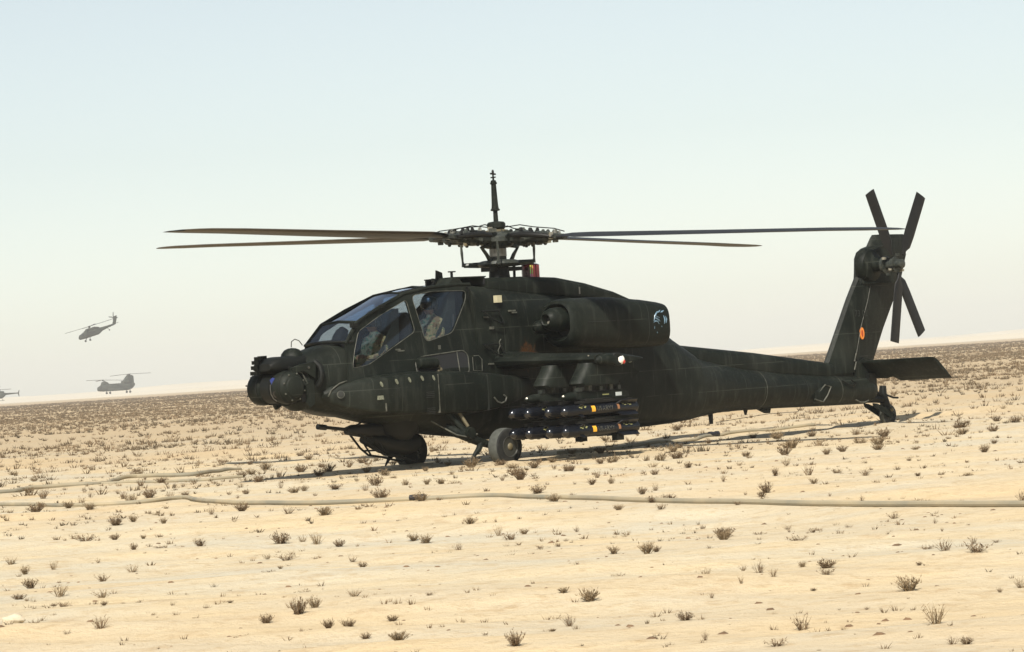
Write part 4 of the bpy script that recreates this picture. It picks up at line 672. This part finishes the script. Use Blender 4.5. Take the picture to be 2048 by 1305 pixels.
for a in (-45, 45, 135, 225):
    c, s = math.cos(R(a)), math.sin(R(a)); tube('swashplate_arm', 'hub_metal', heli, [(.2 * c, .2 * s, 3.05), (.55 * c, .55 * s, 3.06)], [.05, .035]); tube('pitch_link', 'hub_metal', heli, [(.55 * c, .55 * s, 3.04), (.56 * c, .56 * s, 3.12), (.565 * c, .565 * s, 3.25), (.57 * c, .57 * s, 3.40)], [.03, .016, .022, .016])
for s in (1, -1): tube('scissor_link', 'hub_metal', heli, [(.22 * s, .05, 3.08), (.30 * s, .05, 3.20), (.40 * s, .05, 3.31), (.20 * s, .03, 3.35)], [.035, .03, .035, .04])
AZ0 = -81.9
hub = lathe('rotor_hub', 'hub_metal', heli, (0, 0, 3.30), (0, 0, 1), [(0, .17), (.03, .24), (.10, .30), (.17, .30), (.24, .24), (.26, .16)], 24)
lathe('hub_cap_ring', 'hub_cap', hub, (0, 0, 3.555), (0, 0, 1), [(0, .18), (.02, .18), (.035, .14)], 20); lathe('hub_dome', 'hull', hub, (0, 0, 3.60), (0, 0, 1), [(-.03, .12), (0, .125), (.02, .145), (.085, .145), (.11, .12), (.12, .05)], 20)
ads = lathe('air_data_mast', 'hull', hub, (0, 0, 3.70), (0, 0, 1), [(0, .04), (.18, .036), (.19, .075), (.21, .075), (.22, .06), (.26, .055), (.30, .052), (.50, .044), (.60, .04), (.605, .055), (.63, .055), (.635, .045), (.66, .042), (.67, .016), (.74, .014), (.82, .012)], 14)
tube('sensor_arm', 'gun_metal', ads, [(-.055, 0, 4.46), (.055, 0, 4.47)], .014); tube('sensor_arm', 'gun_metal', ads, [(0, -.05, 4.41), (0, .05, 4.41)], .011); lathe('sensor_tip', 'gun_metal', ads, (0, 0, 4.44), (0, 0, 1), [(0, .014), (.06, .022), (.09, .012)], 10)
for k in range(10): a = k * .63; lathe('cap_bolt', 'bright_bolt' if k % 2 else 'hub_metal', hub, (.165 * math.cos(a), .165 * math.sin(a), 3.56), (0, 0, 1), [(0, .02), (.025, .016)], 6)
rg2 = random.Random(3)
for k in range(4):
    a = R(AZ0 + 90 * k); e = Vector((math.cos(a), math.sin(a), 0)); n = Vector((-math.sin(a), math.cos(a), 0)); P = lambda r, t, z: disc(e * r + n * t + Vector((0, 0, z)))
    arm = MB().loft([[P(r, w * c1, h * s1) for c1, s1 in ((-1, -.6), (-.6, -1), (.6, -1), (1, -.6), (1, .6), (.6, 1), (-.6, 1), (-1, .6))] for r, w, h in ((.16, .10, .085), (.34, .10, .085), (.42, .145, .11), (.56, .15, .115), (.62, .11, .08), (.80, .115, .085), (.86, .13, .095), (.96, .13, .09), (1.0, .085, .055), (1.15, .08, .05), (1.30, .07, .04))]).build('pitch_housing', 'hub_metal', hub)
    for s in (1, -1): tube('lag_damper', 'gun_metal', arm, [P(.45, .22 * s, .03), P(.70, .24 * s, .04), P(1.0, .17 * s, .02), P(1.16, .12 * s, .0)], [.035, .05, .04, .025], 10)
    for r, z in ((.55, .13), (.75, .12), (.95, .09), (1.10, .07), (.65, -.055), (.85, -.04)):
        for s in (1, -1): MB().lathe(P(r, .10 * s + rg2.uniform(-.05, .05), z - .03), (0, 0, 1 if z > 0 else -1), [(0, .032), (.04, .028), (.055, .016)], 7).build('hub_bolt', rg2.choice(['hub_metal', 'bright_bolt', 'gun_metal', 'gun_metal']), arm)
    for j in range(16):
        r = rg2.uniform(.25, 1.15); w_, h_ = rg2.uniform(.012, .045), rg2.uniform(.012, .04); c_ = P(r, rg2.uniform(-.17, .17), rg2.uniform(-.12, .13) * (1.25 - r * .6))
        MB().box(c_.x - w_, c_.x + w_, c_.y - w_, c_.y + w_, c_.z - h_, c_.z + h_).build('hub_fitting', rg2.choice(['hub_metal', 'gun_metal', 'black_metal', 'worn_edge', 'bright_bolt']), arm)
    tube('bonding_wire', 'black_metal', arm, [P(.16, .03, .17), P(.40, .08, .20), P(.62, .12, .165), P(.80, .10, .15), P(1.05, .08, .13), P(1.25, .07, .08)], .009, 6); lathe('blade_pin', 'worn_edge', arm, P(1.12, 0, -.09), (0, 0, 1), [(0, .045), (.04, .05), (.16, .05), (.20, .03)], 10)
    st_ = [(1.20, .16, .05, 0, 0), (1.45, .30, .055, .02, 0), (1.75, .52, .055, .02, 0), (4.0, .53, .052, .0, .0), (6.0, .53, .050, -.005, 0), (6.70, .53, .048, -.012, 0), (6.95, .48, .04, -.015, .03), (7.18, .36, .03, -.02, .08), (7.32, .20, .014, -.025, .14)]
    rings = []
    for r, ch, th, dz, sw in st_:
        tw = R(9 - 1.1 * r); rings.append([P(r, 0, 0) + Vector((0, 0, dz + .012 * math.sin(r * .43))) + n * ((.27 - u) * ch * math.cos(tw) - sw) + Vector((0, 0, (.27 - u) * ch * math.sin(tw) + h * th)) for u, h in FOIL])
    bl = MB().loft(rings).build('rotor_blade', 'blade', hub)
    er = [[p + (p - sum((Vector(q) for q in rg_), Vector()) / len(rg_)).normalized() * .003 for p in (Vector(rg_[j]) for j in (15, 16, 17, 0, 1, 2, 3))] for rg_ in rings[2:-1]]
    MB().loft(er, cap=False, closed=False).build('edge_bounce_strip', 'blade_edge_bounce', bl)  # brown strip paints sandy ground light onto the blade's edge

# ---------------------------------------------------------------- missiles on the near wing
def missile(M4, label):
    m = tag(empty('missile', M4), label, 'missile', 'missiles under the near stub wing')
    lathe('body', 'missile_body', m, (-.07, 0, 0), (-1, 0, 0), [(0, .078), (.02, .088), (.45, .088), (.452, .092), (.47, .092), (.472, .0885), (1.50, .0885), (1.54, .08), (1.56, .05)], 24)
    lathe('seeker_dome', 'missile_dome', m, (-.092, 0, 0), (1, 0, 0), [(0, .0785), (.03, .074), (.058, .059), (.078, .036), (.086, .015), (.088, 0)], 24)
    for k in range(4):
        a = R(45 + 90 * k); c, s = math.cos(a), math.sin(a)
        for nm, x0, x1, x2, x3, h in (('fin', -1.12, -1.20, -1.56, -1.56, .075), ('canard', -.30, -.34, -.40, -.40, .05)):
            MB().add([(x, c * r - s * d, s * r + c * d) for d in (-.004, .004) for x, r in ((x0, .086), (x1, .088 + h), (x2, .088 + h), (x3, .086))], [(0, 1, 2, 3), (7, 6, 5, 4), (0, 4, 5, 1), (1, 5, 6, 2), (2, 6, 7, 3), (3, 7, 4, 0)]).build(nm, 'missile_body', m)
    def decal(name, mat, x0, x1, a0, a1, r=.0897):
        MB().loft([[(x, r * math.cos(R(a)), r * math.sin(R(a))) for a in np.linspace(a0, a1, 5)] for x in (x0, x1)], cap=False, closed=False).build(name, mat, m)
    decal('yellow_square', 'yellow_paint', -.575, -.655, -18, 42); decal('brown_square', 'brown_paint', -1.135, -1.185, -10, 40)
    rg_ = random.Random(4)
    for x, a in ((-.32, 40), (-.36, 34), (-.39, 46), (-.34, 20), (-.42, 24), (-.44, 36), (-.31, 28)): decal('stencil_mark', 'stencil_yellow', x, x - .035, a, a + 9)
    for x, a in ((-1.22, 44), (-1.25, 34), (-1.29, 24), (-1.33, 42), (-1.36, 30), (-1.40, 22)): decal('stencil_mark', 'stencil_yellow', x, x - .045, a, a + 7)
    me = text_mesh('US ARMY', .095); me.transform(Matrix(((-1, 0, 0, 0), (0, 1, 0, 0), (0, 0, 1, 0), (0, 0, 0, 1))))
    for v in me.vertices:
        a = (v.co.y - .035) / .0895 + R(12); v.co = Vector((v.co.x * .92 - .69, .0901 * math.cos(a), .0901 * math.sin(a)))
    me.materials.append(M['stencil_grey']); o = bpy.data.objects.new('lettering', me); COL.objects.link(o); o.parent = m
    return m
MX = HM
lab = {(2.52, .72): 'outermost missile of the upper row, nearest the wing tip', (2.19, .72): 'upper missile second in from the wing tip', (1.76, .72): 'upper missile third in from the wing tip', (1.43, .72): 'upper missile closest to the fuselage',
       (2.52, .42): 'outermost missile of the lower row, beneath the wing tip', (2.19, .42): 'lower missile second in from the wing tip', (1.76, .42): 'lower missile third in from the wing tip', (1.43, .42): 'lower missile closest to the fuselage, just behind the main wheel'}
m0 = None
for (y, z), l in lab.items():
    m4 = HM @ Matrix.Translation((1.43, y, z))
    if m0 is None: m0 = missile(m4, 'glossy black ' + l)
    else: c = copy_tree(m0); c.matrix_world = m4; c['label'] = 'glossy black ' + l

# ---------------------------------------------------------------- the crew
def crew(origin, label, turn):
    p = tag(empty('person', HM @ Matrix.Translation(origin)), label, 'person')
    V = [(0, 0, .10), (0, 0, .28), (.0, 0, .46), (.02, 0, .56), (.04, 0, .64),                               # pelvis .. neck
         (.0, .19, .47), (.06, .25, .24), (.30, .20, .20), (.40, .16, .22),                                  # left arm
         (.0, -.19, .47), (.06, -.25, .24), (.30, -.18, .20), (.40, -.14, .22),
         (.10, .11, .10), (.48, .13, .20), (.60, .13, -.04), (.70, .13, -.06), (.10, -.11, .10), (.48, -.13, .20), (.60, -.13, -.04), (.70, -.13, -.06)]
    E = [(0, 1), (1, 2), (2, 3), (3, 4), (2, 5), (5, 6), (6, 7), (7, 8), (2, 9), (9, 10), (10, 11), (11, 12), (0, 13), (13, 14), (14, 15), (15, 16), (0, 17), (17, 18), (18, 19), (19, 20)]
    rad = [.15, .15, .16, .07, .06, .075, .055, .042, .032, .075, .055, .042, .032, .10, .075, .055, .045, .10, .075, .055, .045]
    me = bpy.data.meshes.new('body'); me.from_pydata(V, E, []); o = bpy.data.objects.new('body', me); COL.objects.link(o); o.parent = p
    md = o.modifiers.new('skin', 'SKIN'); sv = me.skin_vertices[0].data
    for k, r in enumerate(rad): sv[k].radius = (r, r)
    sv[0].use_root = True; o.modifiers.new('sub', 'SUBSURF').levels = 1; o.modifiers['sub'].render_levels = 1; me.materials.append(M['camo'])
    for s in (1, -1):
        b = MB()
        b.lathe((.385, .155 * s, .215), (1, 0, .1), [(0, .03), (.03, .042), (.08, .044), (.10, .03)], 10)
        for j, (dy, ln) in enumerate(((-.03, .06), (-.01, .075), (.012, .07), (.032, .055))): b.tube([(.47, .155 * s + dy, .225), (.47 + ln * .6, .155 * s + dy, .225), (.47 + ln, .155 * s + dy, .195)], [.010, .010, .007], 6)
        b.tube([(.41, (.155 - .035) * s, .225), (.45, (.155 - .065) * s, .24), (.485, (.155 - .07) * s, .235)], [.012, .011, .008], 6); b.build('hand', 'skin', p)
    h = MB().lathe((.05, 0, .60), (.04, 0, 1), [(0, .05), (.03, .07), (.09, .092), (.16, .098), (.22, .085), (.26, .04), (.27, 0)], 18).build('head', 'skin', p)
    MB().lathe((.145, 0, .70), (1, 0, -.3), [(-.02, .02), (.015, .016), (.03, .006)], 8).build('nose', 'skin', h); MB().box(.125, .142, -.025, .025, .648, .656).build('mouth', 'red_paint', h)
    hm_ = MB().lathe((.04, 0, .665), (.0, 0, 1), [(0, .118), (.05, .135), (.12, .135), (.18, .108), (.21, .05), (.215, 0)], 20).build('helmet', 'helmet', p)
    MB().loft([[(.04 + r * math.cos(a), r * math.sin(a), z) for a in np.linspace(-1.1, 1.1, 9)] for z, r in ((.68, .125), (.72, .140), (.78, .138), (.80, .12))], cap=False, closed=False).build('visor', 'visor', hm_)
    for s in (1, -1): MB().lathe((.03, .115 * s, .70), (0, s, 0), [(0, .05), (.03, .048), (.04, .03)], 12).build('ear_cup', 'helmet', hm_)
    MB().prism([(.10, .12), (.16, .20), (.155, .42), (.10, .46), (.03, .44)], lambda x, z: (x, -.15, z), lambda x, z: (x, .15, z)).build('vest', 'camo', p)
    h.rotation_euler = (0, 0, 0); return p
crew((2.72, 0, 1.50), 'helmeted crew member in camouflage seated in the front cockpit', 0)
crew((1.52, 0, 1.72), 'helmeted crew member in camouflage seated in the rear cockpit', 0)

# ---------------------------------------------------------------- helicopters in the distance
def rotor(par, at, rad, n, az, chord, tilt=(0, 0), droop=0.0):
    at = Vector(at); hb = lathe('rotor_hub', 'far_hull', par, at - Vector((0, 0, .35)), (0, 0, 1), [(0, .35), (.2, .45), (.35, .5), (.5, .3)], 12)
    for k in range(n):
        a = R(az + 360 / n * k); e = Vector((math.cos(a), math.sin(a), math.cos(a) * tilt[0] + math.sin(a) * tilt[1])); m_ = Vector((-math.sin(a), math.cos(a), 0))
        MB().loft([[at + e * r + m_ * ((.3 - u) * chord) + Vector((0, 0, .06 * h * 2 + (.3 - u) * chord * .15 + droop * (r / rad) ** 2)) for u, h in FOIL] for r in (.5, rad * .5, rad)]).build('rotor_blade', 'blade', hb)
def at(x, y, z, head, pitch=0, roll=0): return Matrix.Translation((x, y, z)) @ Matrix.Rotation(head, 4, 'Z') @ Matrix.Rotation(R(pitch), 4, 'Y') @ Matrix.Rotation(R(roll), 4, 'X')
# flying utility helicopter
u = tag(empty('utility_helicopter', at(-133.0, 1000, 21.2, PI + R(42), 13, 6)), 'hazy utility helicopter flying low over the plain, nose dipped', 'helicopter')
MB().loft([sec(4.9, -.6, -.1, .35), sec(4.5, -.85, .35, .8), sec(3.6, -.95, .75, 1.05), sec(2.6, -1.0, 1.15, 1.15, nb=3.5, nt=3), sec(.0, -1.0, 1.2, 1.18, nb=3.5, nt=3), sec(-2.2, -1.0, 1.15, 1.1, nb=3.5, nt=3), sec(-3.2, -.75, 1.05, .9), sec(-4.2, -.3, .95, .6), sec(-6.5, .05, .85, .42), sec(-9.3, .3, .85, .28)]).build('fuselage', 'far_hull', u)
MB().loft([sec(2.3, 1.0, 1.25, .5), sec(1.2, 1.0, 1.85, .85), sec(-1.6, 1.0, 1.8, .95), sec(-3.2, .9, 1.3, .6)]).build('engine_cowling', 'far_hull', u)
for s in (1, -1):
    MB().prism([(4.35, .0), (3.5, -.1), (3.5, .65), (3.8, .62)], lambda x, z: (x, s * .82, z), lambda x, z: (x, s * 1.075, z)).build('cockpit_window', 'dark_inside', u); MB().prism([(1.2, -.1), (-.6, -.1), (-.6, .65), (1.2, .65)], lambda x, z: (x, s * 1.1, z), lambda x, z: (x, s * 1.2, z)).build('cabin_window', 'dark_inside', u)
    lathe('main_wheel', 'rubber', u, (2.0, s * 1.35, -1.75), (0, s, 0), [(-.12, .2), (-.1, .33), (.1, .33), (.12, .2)], 14); tube('landing_leg', 'far_hull', u, [(1.4, s * .9, -.8), (2.0, s * 1.3, -1.7)], .12)
MB().loft([[(xl - c * q, t * h, z) for q, h in FOIL] for z, xl, c, t in ((.4, -8.3, 1.6, .3), (2.0, -9.6, 1.3, .25), (3.0, -10.2, 1.1, .2))]).build('tail_fin', 'far_hull', u)
MB().loft([[(xl - c * q, y, .75 + .12 * h) for q, h in FOIL] for y, xl, c in ((-2.2, -9.0, .9), (2.2, -9.0, .9))]).build('stabilator', 'far_hull', u); lathe('tail_wheel', 'rubber', u, (-7.0, 0, -.75), (0, 1, 0), [(-.08, .2), (.08, .2)], 12); tube('tail_leg', 'far_hull', u, [(-6.4, 0, .1), (-7.0, 0, -.7)], .08)
tr2 = lathe('tail_rotor', 'far_hull', u, (-10.2, -.35, 2.7), (0, -1, 0), [(0, .25), (.3, .2)], 10)
for k in range(4): a = R(20 + 90 * k); e = Vector((math.cos(a), 0, math.sin(a))); m_ = Vector((-math.sin(a), 0, math.cos(a))); o = Vector((-10.2, -.6, 2.7)); MB().loft([[o + e * r + m_ * ((.5 - q) * .28) + Vector((0, .06 * h, 0)) for q, h in FOIL] for r in (.15, 1.67)]).build('tail_rotor_blade', 'blade', tr2)
tube('mast', 'far_hull', u, [(0, 0, 1.7), (0, 0, 2.3)], .2); rotor(u, (0, 0, 2.35), 8.1, 4, 42, .55, droop=.1)
# twin-rotor transport
c = tag(empty('transport_helicopter', at(-155.4, 1230, 2.4, PI + R(30), 0, 0)), 'hazy tandem-rotor transport helicopter hovering just above the ground', 'helicopter')
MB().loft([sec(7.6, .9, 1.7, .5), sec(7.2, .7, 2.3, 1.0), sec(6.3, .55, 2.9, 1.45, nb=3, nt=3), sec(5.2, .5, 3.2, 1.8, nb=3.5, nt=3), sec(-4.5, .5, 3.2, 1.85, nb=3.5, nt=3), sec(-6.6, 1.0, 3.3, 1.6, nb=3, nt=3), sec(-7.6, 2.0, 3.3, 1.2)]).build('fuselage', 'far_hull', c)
MB().loft([sec(6.2, 2.5, 3.1, .6), sec(5.6, 2.5, 4.2, .8), sec(4.6, 2.6, 4.6, .75), sec(3.4, 2.8, 4.0, .6), sec(2.6, 3.0, 3.3, .4)]).build('front_pylon', 'far_hull', c)
MB().loft([sec(-3.0, 3.0, 4.0, .45), sec(-4.2, 2.8, 5.6, .7), sec(-5.1, 2.6, 6.4, .7), sec(-7.0, 2.4, 6.3, .55), sec(-7.6, 2.6, 5.9, .3)]).build('rear_pylon', 'far_hull', c)
MB().loft([sec(2.4, 3.05, 3.35, .4), sec(-3.2, 3.05, 3.35, .4)]).build('spine', 'far_hull', c)
for s in (1, -1):
    MB().loft([sec(4.2, .55, 1.2, .2, yc=s * 1.8), sec(3.2, .45, 1.4, .45, yc=s * 1.85), sec(-4.2, .45, 1.4, .45, yc=s * 1.85), sec(-5.4, .7, 1.2, .2, yc=s * 1.7)]).build('fuel_sponson', 'far_hull', c)
    lathe('engine', 'far_hull', c, (-2.9, s * 1.25, 3.7), (-1, 0, 0), [(0, .2), (.1, .5), (2.6, .5), (2.9, .35)], 14)
    for x in (3.2, -5.2): lathe('wheel', 'rubber', c, (x, s * 1.7, -.2), (0, s, 0), [(-.2, .25), (-.15, .42), (.15, .42), (.2, .25)], 14); tube('landing_leg', 'far_hull', c, [(x, s * 1.7, .6), (x, s * 1.7, -.1)], .15)
    for x in (4.2, 2.2, .2, -1.8): lathe('porthole', 'dark_inside', c, (x, s * 1.8, 2.3), (0, s, 0), [(0, .28), (.09, .28)], 12)
    MB().prism([(7.25, 1.7), (6.4, 1.6), (6.3, 2.5), (6.9, 2.3)], lambda x, z: (x, s * .9, z), lambda x, z: (x, s * 1.5, z)).build('cockpit_window', 'dark_inside', c)
rotor(c, (5.2, 0, 4.95), 9.1, 3, 25, .75, (.05, .0), -.25); rotor(c, (-6.0, 0, 6.7), 9.1, 3, 62, .75, (-.02, 0), -.25)
# small scout at the left edge
s_ = tag(empty('scout_helicopter', at(-179.3, 1100, 3.5, PI + R(8), 0, 0)), 'hazy small scout helicopter cut by the left edge, tail showing', 'helicopter')
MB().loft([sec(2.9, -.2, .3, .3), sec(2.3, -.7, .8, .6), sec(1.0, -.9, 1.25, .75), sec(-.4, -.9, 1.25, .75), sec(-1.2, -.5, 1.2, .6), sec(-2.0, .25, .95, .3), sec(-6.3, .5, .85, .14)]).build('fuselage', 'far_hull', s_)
MB().loft([sec(1.2, 1.1, 1.5, .3), sec(.3, 1.1, 1.75, .45), sec(-1.4, 1.0, 1.6, .35)]).build('engine_cowling', 'far_hull', s_)
MB().prism([(-6.0, .6), (-6.5, 1.7), (-6.75, 1.7), (-6.5, .6), (-6.6, -.5), (-6.35, -.5)], lambda x, z: (x, -.04, z), lambda x, z: (x, .04, z)).build('tail_fin', 'far_hull', s_)
for s in (1, -1): tube('skid', 'far_hull', s_, [(2.0, s * .95, -1.55), (1.6, s * .95, -1.65), (-1.4, s * .95, -1.65)], .07); tube('skid_leg', 'far_hull', s_, [(.8, s * .6, -.8), (.8, s * .95, -1.6)], .06); tube('skid_leg', 'far_hull', s_, [(-.8, s * .6, -.8), (-.8, s * .95, -1.6)], .06)
tube('mast', 'far_hull', s_, [(.2, 0, 1.6), (.2, 0, 3.2)], .14); bm = MB().lathe((.2, 0, 2.95), (0, 0, 1), [(0, .1), (.12, .3), (.32, .36), (.52, .3), (.64, .1)], 14).build('mast_sight', 'far_hull', s_); rotor(s_, (.2, 0, 2.2), 5.3, 4, 50, .3)
